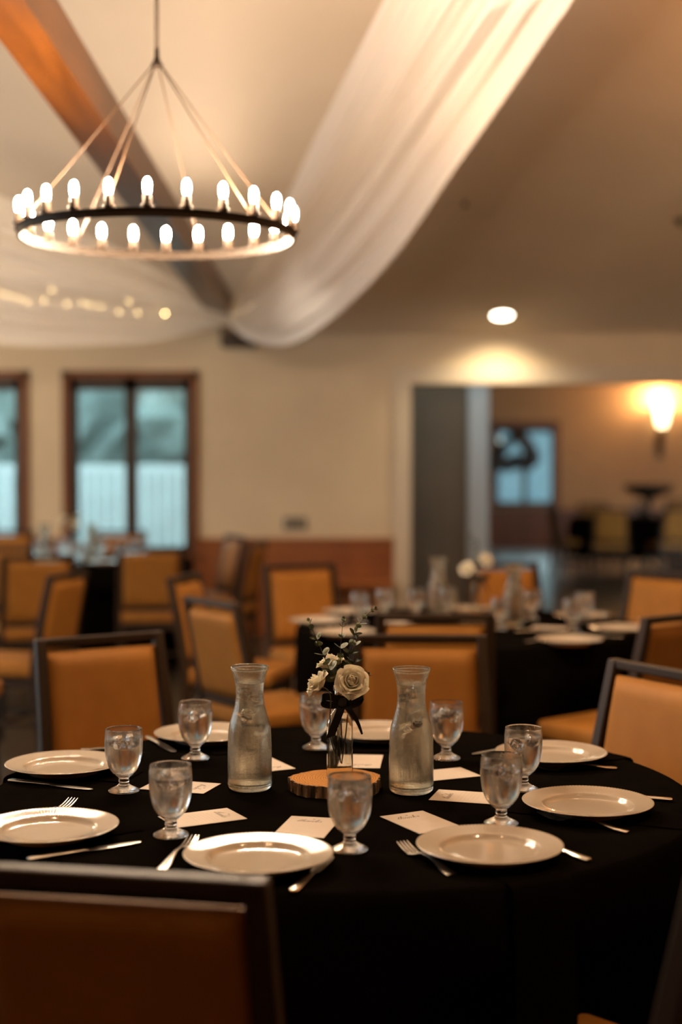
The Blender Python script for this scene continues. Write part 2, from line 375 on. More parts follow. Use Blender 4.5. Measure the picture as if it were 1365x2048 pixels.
def tree(x, y, h, r, label):
    t = thing('broadleaf_tree', label, 'tree', (x, y, -0.1), 0, 'trees outside the windows')
    bm = bmesh.new(); tube(bm, [(0, 0, 0), (0.05, 0, h*0.3), (0, 0.05, h*0.6)], [0.16, 0.12, 0.07], 8); obj('trunk', bm, M_trunk, t)
    bm = bmesh.new()
    for i in range(14):
        p = Vector((random.uniform(-1, 1)*r*0.7, random.uniform(-1, 1)*r*0.5, h*0.62+random.uniform(-1, 1)*h*0.28))
        q = bmesh.ops.create_icosphere(bm, subdivisions=2, radius=r*random.uniform(0.35, 0.6), matrix=Matrix.Translation(p))
        for v in q['verts']: v.co += (v.co-p)*random.uniform(-0.18, 0.2)
    obj('foliage', bm, M_foliage, t)
tree(-5.4, 20.5, 5.2, 1.5, 'green tree behind the white fence, seen in the left window')
tree(-1.6, 21.5, 4.6, 1.4, 'green tree behind the white fence, seen in the nearer pane of the double window')
tree(-9.4, 21, 5.0, 1.4, 'green tree behind the white fence, farthest to the left')
tree(3.4, 33, 5.0, 1.1, 'dark tree outside the back room window with the wreath')
def hedge(x0, x1, y, h, label):
    t = thing('tall_hedge', label, 'hedge', (x0, y, -0.1), 0, 'hedges outside')
    bm = bmesh.new(); nx = int((x1-x0)*3); nz = int(h*3); G = []
    for j in range(nz+1):
        G.append([bm.verts.new((i/3, -0.45*math.sin(PI*min(1, j/nz*0.9+0.1))+random.uniform(-.16, .16), j/3+random.uniform(-.1, .1))) for i in range(nx+1)])
    Bk = [[bm.verts.new((v.co.x, 1.0+random.uniform(-.1, .1), v.co.z)) for v in (row[0::nx] if False else row)] for row in (G[0], G[-1])]
    for a, b in zip(G, G[1:]):
        for k in range(nx): bm.faces.new((a[k], a[k+1], b[k+1], b[k]))
    for k in range(nx):
        bm.faces.new((G[-1][k], G[-1][k+1], Bk[1][k+1], Bk[1][k])); bm.faces.new((Bk[0][k], Bk[0][k+1], Bk[1][k+1], Bk[1][k]))
    obj('foliage', bm, M_foliage, t)
hedge(-14, 0.0, 24, 5.4, 'tall green hedge far behind the white fence outside the left windows')
hs = thing('garden_building', 'pale blue-grey building far outside the back room window with the wreath', 'building', (2.5, 40, -0.1))
bm = bmesh.new(); box(bm, (0, 0, 0), (9, 4, 2.9)); obj('wall', bm, mat('pale_blue_siding', (0.075, 0.105, 0.12), 0.8), hs)
bm = bmesh.new(); vs = [bm.verts.new(p) for p in ((-0.4, -0.4, 2.9), (9.4, -0.4, 2.9), (9.4, 4.4, 2.9), (-0.4, 4.4, 2.9), (-0.4, 2.0, 4.4), (9.4, 2.0, 4.4))]
for q in ((0, 1, 5, 4), (2, 3, 4, 5), (0, 4, 3), (1, 2, 5), (0, 3, 2, 1)): bm.faces.new([vs[i] for i in q])
obj('roof', bm, M_foliage and mat('green_roof', (0.04, 0.07, 0.05), 0.9), hs)
# ================================================================== CHAIRS
def make_chair(name='banquet_chair'):
    t = thing(name, 'x', 'chair')
    W = 0.22; lean = 0.085
    bm = bmesh.new(); box(bm, (-0.225, -0.02, 0.405), (0.225, 0.425, 0.475), 0.022, seg=4)
    for v in bm.verts:
        if v.co.z > 0.45: v.co.z += 0.014*(1-(v.co.x/0.23)**2)
    obj('seat', bm, M_fabric, t, True, 40)
    bm = bmesh.new(); box(bm, (-0.205, 0.0, 0.355), (0.205, 0.40, 0.405), 0.004); obj('seat_frame', bm, M_chairframe, t)
    for s in (-1, 1):
        bm = bmesh.new(); bar(bm, (s*0.20, 0.40, 0), (s*0.20, 0.385, 0.405), (0.026, 0.026), (0.036, 0.036)); obj('leg', bm, M_chairframe, t)
        bm = bmesh.new()
        P = [(s*0.20, -0.035, 0), (s*0.207, 0.0, 0.30), (s*0.21, 0.0, 0.46), (s*0.205, -0.035, 0.68), (s*0.198, -lean, 0.91)]
        ws = [(0.026, 0.028), (0.032, 0.040), (0.034, 0.042), (0.034, 0.038), (0.032, 0.034)]
        prev = None
        rings = []
        for (x, y, z), (wx, wy) in zip(P, ws):
            rings.append([bm.verts.new((x+a*wx/2, y+b*wy/2, z)) for a, b in ((-1, -1), (1, -1), (1, 1), (-1, 1))])
        for a, b in zip(rings, rings[1:]):
            for k in range(4): bm.faces.new((a[k], a[(k+1) % 4], b[(k+1) % 4], b[k]))
        bm.faces.new(rings[0][::-1]); bm.faces.new(rings[-1])
        bmesh.ops.bevel(bm, geom=bm.edges[:], offset=0.003, segments=1, affect='EDGES')
        obj('leg', bm, M_chairframe, t)
    def ly(z): return -lean*((z-0.46)/0.45)**1.1 if z > 0.46 else 0
    bm = bmesh.new(); vs = box(bm, (-0.185, -lean-0.014, 0.884), (0.185, -lean+0.016, 0.910), 0.005); obj('top_rail', bm, M_chairframe, t)
    bm = bmesh.new(); box(bm, (-0.19, ly(0.50)-0.014, 0.485), (0.19, ly(0.50)+0.014, 0.512), 0.004); obj('lower_rail', bm, M_chairframe, t)
    # padded back
    bm = bmesh.new(); nx, nz = 16, 16; z0, z1 = 0.512, 0.868
    F = []; B = []
    def pt(i, j, s):
        u = -1+2*i/nx; v = j/nz; z = z0+(z1-z0)*v
        e = min(1, (1-abs(u))*9)**0.5*min(1, v*14)**0.5*min(1, (1-v)*14)**0.5
        x = u*(0.186-0.004*v); zz = z
        # rounded corners
        th = 0.012+0.013*e + (0.006*(1-u*u) if s > 0 else 0.002)
        return Vector((x, ly(z)+s*th*(0.35+0.65*e), zz))
    for s, G in ((1, F), (-1, B)):
        for j in range(nz+1): G.append([bm.verts.new(pt(i, j, s)) for i in range(nx+1)])
    for j in range(nz):
        for i in range(nx):
            bm.faces.new((F[j][i], F[j][i+1], F[j+1][i+1], F[j+1][i])); bm.faces.new((B[j][i], B[j+1][i], B[j+1][i+1], B[j][i+1]))
    for j in range(nz):
        bm.faces.new((F[j][0], F[j+1][0], B[j+1][0], B[j][0])); bm.faces.new((F[j][nx], B[j][nx], B[j+1][nx], F[j+1][nx]))
    for i in range(nx):
        bm.faces.new((F[0][i], B[0][i], B[0][i+1], F[0][i+1])); bm.faces.new((F[nz][i], F[nz][i+1], B[nz][i+1], B[nz][i]))
    obj('backrest', bm, M_fabric, t, True, 60)
    # low stretchers
    bm = bmesh.new()
    for s in (-1, 1): box(bm, (s*0.2-0.009, 0.0, 0.16), (s*0.2+0.009, 0.39, 0.18))
    box(bm, (-0.2, 0.19, 0.161), (0.2, 0.208, 0.179)); obj('stretcher', bm, M_chairframe, t)
    return t
proto = make_chair(); used = [False]
def place_chair(cx, cy_, fx, fy, label, group):
    """(cx, cy_) = centre of the top rail, (fx, fy) = the way the sitter looks"""
    l = math.hypot(fx, fy); fx /= l; fy /= l; rz = math.atan2(-fx, fy)
    loc = (cx+fx*0.085, cy_+fy*0.085, 0)
    if not used[0]:
        used[0] = True; proto.location = loc; proto.rotation_euler = (0, 0, rz); proto['label'] = label; proto['group'] = group; return proto
    return dup(proto, loc, rz, label, group)
def rail_chair(p, q, away, label, group):
    a = at(*p, z=0.905); b = at(*q, z=0.905); d = b-a; c = (a+b)/2; n = Vector((-d.y, d.x))
    if (n.y > 0) != (away > 0): n = -n
    return place_chair(c.x, c.y, n.x, n.y, label, group)
g1 = 'chairs around the near table'
place_chair(-0.305, 1.87, 0.18, 0.98, 'dark-framed banquet chair nearest the camera, its brown padded back towards us', g1)
rail_chair((60, 1283), (332, 1264), -1, 'ochre padded banquet chair facing the near table, behind the leftmost dinner plate', g1)
rail_chair((697, 1272), (981, 1273), -1, 'ochre padded banquet chair directly behind the flowers and right carafe', g1)
place_chair(0.865, 3.76, -0.857, -0.514, 'ochre padded chair with a daylit grey post at the right of the near table', g1)
place_chair(0.62, 1.99, -0.69, 0.73, 'dark banquet chair cut off by the lower right corner, only post and seat showing', g1)
g2 = 'chairs around the middle table'
rail_chair((365, 1193), (485, 1212), 1, 'banquet chair seen from behind its pale back, left of the middle table', g2)
rail_chair((338, 1158), (396, 1145), -1, 'banquet chair seen edge-on just behind the pale-backed one, facing right', g2)
rail_chair((530, 1132), (666, 1127), -1, 'ochre banquet chair facing us beyond the left plates of the middle table', g2)
rail_chair((925, 1128), (1080, 1125), -1, 'ochre banquet chair facing us behind the middle table roses and carafe', g2)
rail_chair((1256, 1139), (1400, 1150), -1, 'ochre banquet chair at the far right of the middle table, facing left', g2)
rail_chair((751, 1230), (992, 1230), 1, 'banquet chair with its back to us just behind the one behind the flowers', g2)
rail_chair((1288, 1238), (1440, 1222), 1, 'reddish-lit banquet chair seen from behind at the right edge, at the middle table', g2)
g3 = 'chairs around the window table'
place_chair(-2.22, 9.25, 0.03, 1, 'banquet chair seen from behind at the left edge, at the window table', g3)
place_chair(-1.24, 9.25, -0.12, 1, 'banquet chair seen from behind, at the right side of the window table', g3)
place_chair(-1.36, 7.08, -0.98, 0.25, 'banquet chair turned sideways in front of the window table', g3)
place_chair(-0.80, 10.75, -0.93, -0.36, 'pale-backed banquet chair by the wainscot, right of the double window', g3)
place_chair(-0.58, 9.9, -0.97, 0.20, 'banquet chair seen edge-on in front of the wainscot beside the pale-backed one', g3)
place_chair(-1.80, 11.62, 0.02, -1, 'ochre banquet chair beyond the window table, back to the double window', g3)
place_chair(-2.72, 11.60, 0.02, -1, 'ochre banquet chair beyond the window table, under the left window', g3)
place_chair(-2.02, 6.15, 1, 0.1, 'banquet chair at the left edge of which only the seat shows', g3)
place_chair(-1.78, 8.35, -0.3, 0.95, 'banquet chair between the two turned backs at the window table, mostly hidden', g3)

# ================================================================== TABLES, CLOTHS
def folding_table(cx, cy_, label, group, R=0.745):
    t = thing('round_table', label, 'table', (cx, cy_, 0), 0, group)
    bm = bmesh.new(); lathe(bm, [(0, 0.715), (R-0.01, 0.715), (R, 0.722), (R, 0.738), (R-0.006, 0.744), (0, 0.744)], 64); obj('tabletop', bm, M_chairframe, t)
    for a in range(4):
        an = PI/4+a*PI/2; bm = bmesh.new(); x, y = 0.42*math.cos(an), 0.42*math.sin(an)
        tube(bm, [(x*1.08, y*1.08, 0), (x, y, 0.716)], 0.014, 10); obj('leg', bm, M_bronze, t)
def tablecloth(cx, cy_, label, group, R=0.755, dents=(), zb=0.02, m=None):
    bm = bmesh.new(); n = 240
    prof = [(0.0, 0.7465)]+[(R*k/14, 0.7465) for k in range(1, 14)]+[(R-0.012, 0.7465), (R-0.004, 0.744), (R, 0.737), (R+0.002, 0.725)]
    nz = 18
    prof += [(R+0.003, 0.725-(0.725-zb)*k/nz) for k in range(1, nz+1)]
    ph = [random.uniform(0, 6) for _ in range(6)]
    def wob(i, k, a):
        z = prof[i][1]
        if prof[i][0] < R-0.01:
            return 0, 0.0006*math.sin(9*a+prof[i][0]*20)+0.0004*math.sin(prof[i][0]*60+ph[0])
        d = max(0, (0.735-z)/0.7)
        f = 0.5+0.5*math.sin(11*a+ph[1]+0.8*math.sin(3*a+ph[2])); g = 0.5+0.5*math.sin(17*a+ph[3]+d)
        dr = d**0.8*(0.055*f+0.025*g)-0.012*d
        for da, w_, amt, zt in dents:
            dd = abs((a-da+PI) % (2*PI)-PI)
            if dd < w_:
                e = 0.5+0.5*math.cos(PI*dd/w_); zz = min(1, max(0, (zt-z)/0.12))
                dr = dr*(1-e*zz)-amt*e*zz
        return dr, 0
    lathe(bm, prof, n, wob=wob)
    o = obj('tablecloth', bm, m or M_cloth, None, True); o.location = (cx, cy_, 0)
    return tag(o, label, 'tablecloth', group)
T1 = (0.0, 3.06); T2 = (0.56, 6.2); T3 = (-1.85, 10.45)
folding_table(*T1, 'round folding table under the near black tablecloth', 'round tables')
folding_table(*T2, 'round folding table under the middle black tablecloth', 'round tables')
folding_table(*T3, 'round folding table under the cloth by the windows', 'round tables')
dA = math.radians
tablecloth(*T1, 'black cloth over the large round table in the foreground', 'black tablecloths',
           dents=[(dA(38), dA(26), 0.24, 0.62), (dA(-58), dA(32), 0.24, 0.62), (dA(80), dA(20), 0.08, 0.62), (dA(-103), dA(22), 0.04, 0.6)])
tablecloth(*T2, 'black cloth over the middle round table behind the near one', 'black tablecloths', dents=[(dA(-105), dA(30), 0.15, 0.6), (dA(-50), dA(30), 0.12, 0.6), (dA(130), dA(30), 0.1, 0.6), (dA(225), dA(30), 0.1, .6)])
tablecloth(*T3, 'black cloth over the round table in front of the windows', 'black tablecloths', dents=[(dA(-65), dA(34), 0.2, 0.6), (dA(-115), dA(34), 0.2, 0.6), (dA(90), dA(30), 0.15, .6), (dA(130), dA(26), 0.15, 0.6)])
ZT = 0.748

# ================================================================== TABLEWARE
def make_plate():
    bm = bmesh.new(); n = 360
    top = [(0.0, 0.0055), (0.050, 0.0055), (0.078, 0.0062), (0.0835, 0.0080), (0.0880, 0.0125), (0.0905, 0.0152), (0.094, 0.0163), (0.105, 0.0182), (0.118, 0.0205), (0.1275, 0.0222), (0.1305, 0.0230), (0.1315, 0.0222)]
    bot = [(0.130, 0.0205), (0.105, 0.0150), (0.092, 0.0110), (0.086, 0.0035), (0.082, 0.0005), (0.074, 0.0005), (0.072, 0.0035), (0, 0.0035)]
    P = top+bot
    amp = {5: 0.0007, 6: 0.0009, 7: 0.0008, 8: 0.0009, 9: 0.0010, 10: 0.0011, 11: 0.0005}
    def wob(i, k, a): return (0.0003 if i in (10, 11) else 0)*(1 if k % 3 == 0 else -0.5), amp.get(i, 0)*0.6*(0.6 if k % 3 == 0 else -0.3)
    lathe(bm, P, n, wob=wob)
    return obj('dinner_plate', bm, M_china, None, True, 70)
def make_plate_lo():
    bm = bmesh.new(); P = [(0.0, 0.0055), (0.078, 0.0062), (0.088, 0.0125), (0.094, 0.0163), (0.1305, 0.0230), (0.130, 0.0205), (0.092, 0.0110), (0.082, 0.0005), (0, 0.0005)]
    lathe(bm, P, 48); return obj('dinner_plate', bm, M_china, None, True, 50)
gP = 'dinner plates on the near table'
pl = [(517, 1705, 'white fluted dinner plate front and centre, closest to the near chair'), (980, 1688, 'white fluted dinner plate front right, with a bright streak reflected in its well'),
      (1176, 1602, 'white fluted dinner plate at the right side, fork lying in front of it'), (1103, 1503, 'white fluted dinner plate at the back right, beside the ochre chair'),
      (757, 1460, 'white plate at the back of the table, behind the flower bottle and right carafe'), (413, 1464, 'white plate behind the left carafe and the goblet back left'),
      (128, 1525, 'white fluted dinner plate at the far left, above the dinner knife'), (97, 1650, 'white fluted dinner plate cut by the left edge, fork tines behind it')]
plate0 = make_plate(); PC = []
for i, (x, y, lab) in enumerate(pl):
    o = plate0 if i == 0 else plate0.copy()
    if i: C.objects.link(o)
    p = at(x, y, z=0.771); PC.append(p); o.location = (p.x, p.y, ZT+0.0022); o.rotation_euler = (0, 0, random.uniform(0, 1)); tag(o, lab, 'plate', gP)

# napkins: folded black strips under the plates that fall over the table edge
def make_napkin(R=0.765):
    # local: +x outward from table centre, origin at plate centre distance r0
    def mk(r0):
        bm = bmesh.new(); path = [(-0.17, 0.0), (-0.05, 0.0), (0.05, 0.0)]
        e = R-r0
        path += [(e-0.02, 0.0), (e-0.004, -0.001), (e+0.004, -0.008), (e+0.008, -0.03), (e+0.013, -0.10), (e+0.018, -0.20), (e+0.020, -0.27)]
        rows = []
        for (x, z) in path:
            rows.append([bm.verts.new((x, -0.062+0.124*k/6+0.0*x, z+0.0006*math.sin(k*1.3))) for k in range(7)])
        for a, b in zip(rows, rows[1:]):
            for k in range(6): bm.faces.new((a[k], a[k+1], b[k+1], b[k]))
        bmesh.ops.solidify(bm, geom=bm.faces[:], thickness=0.0018)
        return bm
    return mk
mkn = make_napkin()
nap_lab = ['black napkin under the front centre plate', 'black napkin under the front right plate, hanging over the table edge', 'black napkin under the plate at the right side',
           'black napkin under the back right plate', 'black napkin under the plate behind the flowers', 'black napkin under the plate behind the left carafe', 'black napkin under the far left plate', 'black napkin under the plate cut by the left edge']
for p, lab in zip(PC, nap_lab):
    d = Vector((p.x-T1[0], p.y-T1[1])); r0 = d.length
    o = obj('folded_napkin', mkn(r0), M_napkin, None, True, 40); o.location = (p.x, p.y, ZT+0.0008); o.rotation_euler = (0, 0, math.atan2(d.y, d.x))
    tag(o, lab, 'napkin', 'black napkins on the near table')

# goblet: glass shell, water, ice
GO = [(0.0, 0.0), (0.030, 0.0), (0.0335, 0.0012), (0.0330, 0.0035), (0.026, 0.0068), (0.018, 0.0105), (0.0125, 0.0145), (0.0105, 0.0190), (0.0120, 0.0225), (0.0108, 0.0265), (0.0128, 0.0305), (0.0200, 0.0365), (0.0285, 0.0460), (0.0352, 0.0600), (0.0393, 0.0780), (0.0410, 0.0970), (0.0408, 0.1130), (0.0395, 0.1290), (0.0388, 0.1350)]
GI = [(0.0379, 0.1353), (0.0374, 0.1330), (0.0388, 0.1130), (0.0390, 0.0970), (0.0373, 0.0780), (0.0332, 0.0600), (0.0263, 0.0475), (0.0175, 0.0400), (0.0090, 0.0365), (0.0, 0.0358)]
def rad_at(prof, z):
    pr = sorted([(q[1], q[0]) for q in prof])
    for (z0, r0), (z1, r1) in zip(pr, pr[1:]):
        if z0 <= z <= z1: return r0+(r1-r0)*(z-z0)/max(1e-9, z1-z0)
    return pr[-1][1]
def chunk(bm, p, s, seed):
    rnd = random.Random(seed)
    r = bmesh.ops.create_cube(bm, size=1); vs = r['verts']
    b = bmesh.ops.bevel(bm, geom=list({e for v in vs for e in v.link_edges}), offset=0.16, segments=2, affect='EDGES')
    vs = list({v for f in b['faces'] for v in f.verts})
    R = Matrix.Rotation(rnd.uniform(0, 3), 4, 'X') @ Matrix.Rotation(rnd.uniform(0, 3), 4, 'Y') @ Matrix.Rotation(rnd.uniform(0, 3), 4, 'Z')
    for v in vs:
        v.co = Vector((v.co.x*s, v.co.y*s*0.8, v.co.z*s*0.6))*(1+rnd.uniform(-.07, .07))
        v.co = R @ v.co+Vector(p)
def vessel(name, label, outer, inner, wz, mglass, nice, icez, ice_r, group, cat, seed=0, tilt=0.0):
    t = thing(name, label, cat, (0, 0, 0), 0, group)
    o1 = smoothprof(outer, 3); i1 = smoothprof(inner, 3)
    bm = bmesh.new(); lathe(bm, o1+i1, 56); obj('glass', bm, mglass, t, True, 55)
    # water body just inside the inner wall
    zb = min(z for r, z in inner); W = [(0, zb-0.0004)]
    zz = zb+0.002
    while zz < wz: W.append((max(0.0015, rad_at(i1, zz)+0.0004), zz)); zz += 0.005
    W.append((rad_at(i1, wz)+0.0004, wz)); W.append((rad_at(i1, wz)*0.9, wz-0.0008)); W.append((0, wz-0.0010))
    bm = bmesh.new(); lathe(bm, W, 48); obj('water', bm, M_water, t, True, 50)
    rnd = random.Random(seed)
    for k in range(nice):
        bm = bmesh.new(); a = 2*PI*k/max(1, nice)*1.7+rnd.uniform(0, 1); z = icez[0]+(icez[1]-icez[0])*((k+0.5)/nice)
        rr = max(0.0, min(ice_r, rad_at(i1, z)*0.42))
        s = min(0.024, rad_at(i1, z)*0.95)
        chunk(bm, (rr*math.cos(a), rr*math.sin(a), z), s, seed*17+k); obj('ice_cube', bm, M_ice, t, False)
    return t
def make_goblet(seed): return vessel('water_goblet', 'x', GO, GI, 0.112+0.004*(seed % 2), M_glass, 4, (0.098, 0.112), 0.015, 'water goblets on the near table', 'goblet', seed)
gl = [(700, 1697, 'stemmed goblet of iced water at the front, right of the front centre plate'), (342, 1668, 'misted goblet of iced water front left, its foot by the fork tines'),
      (248, 1580, 'goblet of iced water beside the far left plate'), (391, 1515, 'goblet of iced water in front of the plate behind the left carafe'),
      (632, 1494, 'goblet of iced water just left of the flower bottle'), (893, 1515, 'goblet of iced water just right of the right carafe'),
      (1047, 1577, 'goblet of iced water in front of the back right plate'), (1003, 1645, 'misted goblet of iced water right behind the front right plate')]
gob = []
for i, (x, y, lab) in enumerate(gl):
    p = at(x, y, z=0.75)
    if i < 4:
        g = make_goblet(i+1); g.location = (p.x, p.y, ZT); g.rotation_euler = (0, 0, 0.6*i)
        g['label'] = lab; gob.append(g)
    else: gob.append(dup(gob[i-4], (p.x, p.y, ZT), 1.3*i+2, lab))
# carafes
CO = [(0.0, 0.0), (0.036, 0.0), (0.0430, 0.0015), (0.0470, 0.0070), (0.0480, 0.016), (0.0478, 0.060), (0.0472, 0.103), (0.0450, 0.135), (0.0385, 0.160), (0.0325, 0.181), (0.0303, 0.200), (0.0302, 0.216), (0.0322, 0.234), (0.0365, 0.250), (0.0395, 0.2585), (0.0410, 0.2610), (0.0412, 0.2640), (0.0402, 0.2660)]
CI = [(0.0385, 0.2655), (0.0378, 0.2600), (0.0345, 0.2500), (0.0300, 0.2340), (0.0280, 0.2160), (0.0280, 0.2000), (0.0302, 0.1810), (0.0360, 0.1600), (0.0424, 0.1350), (0.0446, 0.1030), (0.0450, 0.0600), (0.0450, 0.0220), (0.0420, 0.0145), (0.0330, 0.0120), (0.0, 0.0115)]
car0 = vessel('water_carafe', 'clear glass carafe of iced water left of the flower bottle, wet with condensation', CO, CI, 0.232, M_carafe, 9, (0.120, 0.232), 0.022, 'carafes on the near table', 'carafe', 5)
p = at(500, 1575, z=0.75); car0.location = (p.x, p.y, ZT)
p = at(823, 1581, z=0.75); dup(car0, (p.x, p.y, ZT), 2.2, 'clear glass carafe of iced water right of the flower bottle and bow')

# cutlery (x along length, tip towards +x), origin at mid length
def strip(bm, st):
    """st: (x, z, halfwidth, thickness)"""
    rows = []
    for x, z, hw, th in st:
        rows.append([bm.verts.new(q) for q in ((x, -hw, z), (x, -hw*0.6, z+th/2), (x, hw*0.6, z+th/2), (x, hw, z), (x, hw*0.6, z-th/2), (x, -hw*0.6, z-th/2))])
    for a, b in zip(rows, rows[1:]):
        for k in range(6): bm.faces.new((a[k], a[(k+1) % 6], b[(k+1) % 6], b[k]))
    bm.faces.new(rows[0][::-1]); bm.faces.new(rows[-1])
def make_fork():
    bm = bmesh.new()
    strip(bm, [(-0.097, 0.0022, 0.006, 0.002), (-0.093, 0.0022, 0.0095, 0.003), (-0.070, 0.004, 0.0088, 0.003), (-0.045, 0.0085, 0.0062, 0.003), (-0.015, 0.0125, 0.0035, 0.003), (0.015, 0.0115, 0.0030, 0.003), (0.030, 0.0070, 0.0040, 0.0028), (0.038, 0.0042, 0.0100, 0.0022), (0.048, 0.0026, 0.0125, 0.0020), (0.054, 0.0028, 0.0125, 0.0018)])
    for k in range(4):
        y = -0.0102+0.0068*k; rows = []
        for x, z, hw, th in ((0.053, 0.0028, 0.0020, 0.0018), (0.070, 0.0048, 0.0017, 0.0016), (0.085, 0.0085, 0.0014, 0.0014), (0.097, 0.0125, 0.0006, 0.0008)):
            rows.append([bm.verts.new((x, y+a*hw, z+b*th/2)) for a, b in ((-1, -1), (1, -1), (1, 1), (-1, 1))])
        for a, b in zip(rows, rows[1:]):
            for q in range(4): bm.faces.new((a[q], a[(q+1) % 4], b[(q+1) % 4], b[q]))
        bm.faces.new(rows[-1]); bm.faces.new(rows[0][::-1])
    return obj('dinner_fork', bm, M_steel, None, True, 50)
def make_knife():
    bm = bmesh.new()
    strip(bm, [(-0.110, 0.003, 0.006, 0.003), (-0.106, 0.003, 0.0085, 0.005), (-0.08, 0.003, 0.0080, 0.005), (-0.03, 0.003, 0.0055, 0.0055), (-0.002, 0.003, 0.0050, 0.005), (0.004, 0.0025, 0.0090, 0.0018), (0.030, 0.002, 0.0098, 0.0014), (0.080, 0.002, 0.0092, 0.0012), (0.100, 0.002, 0.0070, 0.0010), (0.109, 0.002, 0.0020, 0.0008)])
    return obj('dinner_knife', bm, M_steel, None, True, 50)
fork0 = make_fork(); knife0 = make_knife(); cn = [0, 0]
def cutlery(kind, cx, cy_, ang, lab, grp, z=None):
    k = 0 if kind == 'fork' else 1; src = (fork0, knife0)[k]; o = src if cn[k] == 0 else src.copy()
    if cn[k]: C.objects.link(o)
    cn[k] += 1; o.location = (cx, cy_, (ZT+0.0006) if z is None else z); o.rotation_euler = (0, 0, ang); tag(o, lab, kind, grp); return o
def cut_px(kind, handle, tip, lab, keep='mid'):
    Ln = 0.195 if kind == 'fork' else 0.22
    a = at(*handle, z=0.752); b = at(*tip, z=0.752); d = (b-a).normalized()
    c = (a+b)/2 if keep == 'mid' else (a+d*Ln/2 if keep == 'handle' else b-d*Ln/2)
    cutlery(kind, c.x, c.y, math.atan2(d.y, d.x), lab, kind+('s' if kind == 'fork' else '')+' on the near table' if kind == 'fork' else 'knives on the near table')
cut_px('fork', (318, 1742), (392, 1676), 'steel fork left of the front centre plate, tines by the goblet foot')
cut_px('fork', (922, 1757), (790, 1684), 'steel fork left of the front right plate, tines pointing to the cards')
cut_px('fork', (1270, 1664), (1070, 1629), 'steel fork in front of the plate at the right side')
cut_px('fork', (1234, 1534), (1107, 1538), 'steel fork between the back right plate and the right side plate', 'handle')
cut_px('fork', (78, 1640), (147, 1604), 'steel fork mostly hidden behind the plate cut by the left edge, tines showing', 'tip')
cut_px('fork', (190, 1500), (290, 1513), 'steel fork behind the far left plate and goblet', 'tip')
cut_px('knife', (586, 1780), (662, 1712), 'steel knife right of the front centre plate, handle towards us', 'handle')
cut_px('knife', (1180, 1719), (1105, 1692), 'steel knife showing only its handle right of the front right plate', 'handle')
cut_px('knife', (1346, 1598), (1270, 1592), 'steel knife showing only its handle end beyond the right side plate', 'handle')
cut_px('knife', (1010, 1495), (944, 1507), 'steel knife lying behind the goblet and back right plate', 'tip')
cut_px('knife', (284, 1466), (362, 1509), 'steel knife between the ochre chair and the back left goblet')
cut_px('knife', (0, 1557), (187, 1577), 'steel knife in front of the far left plate', 'tip')
cut_px('knife', (66, 1715), (283, 1681), 'steel knife in front of the plate cut by the left edge', 'tip')

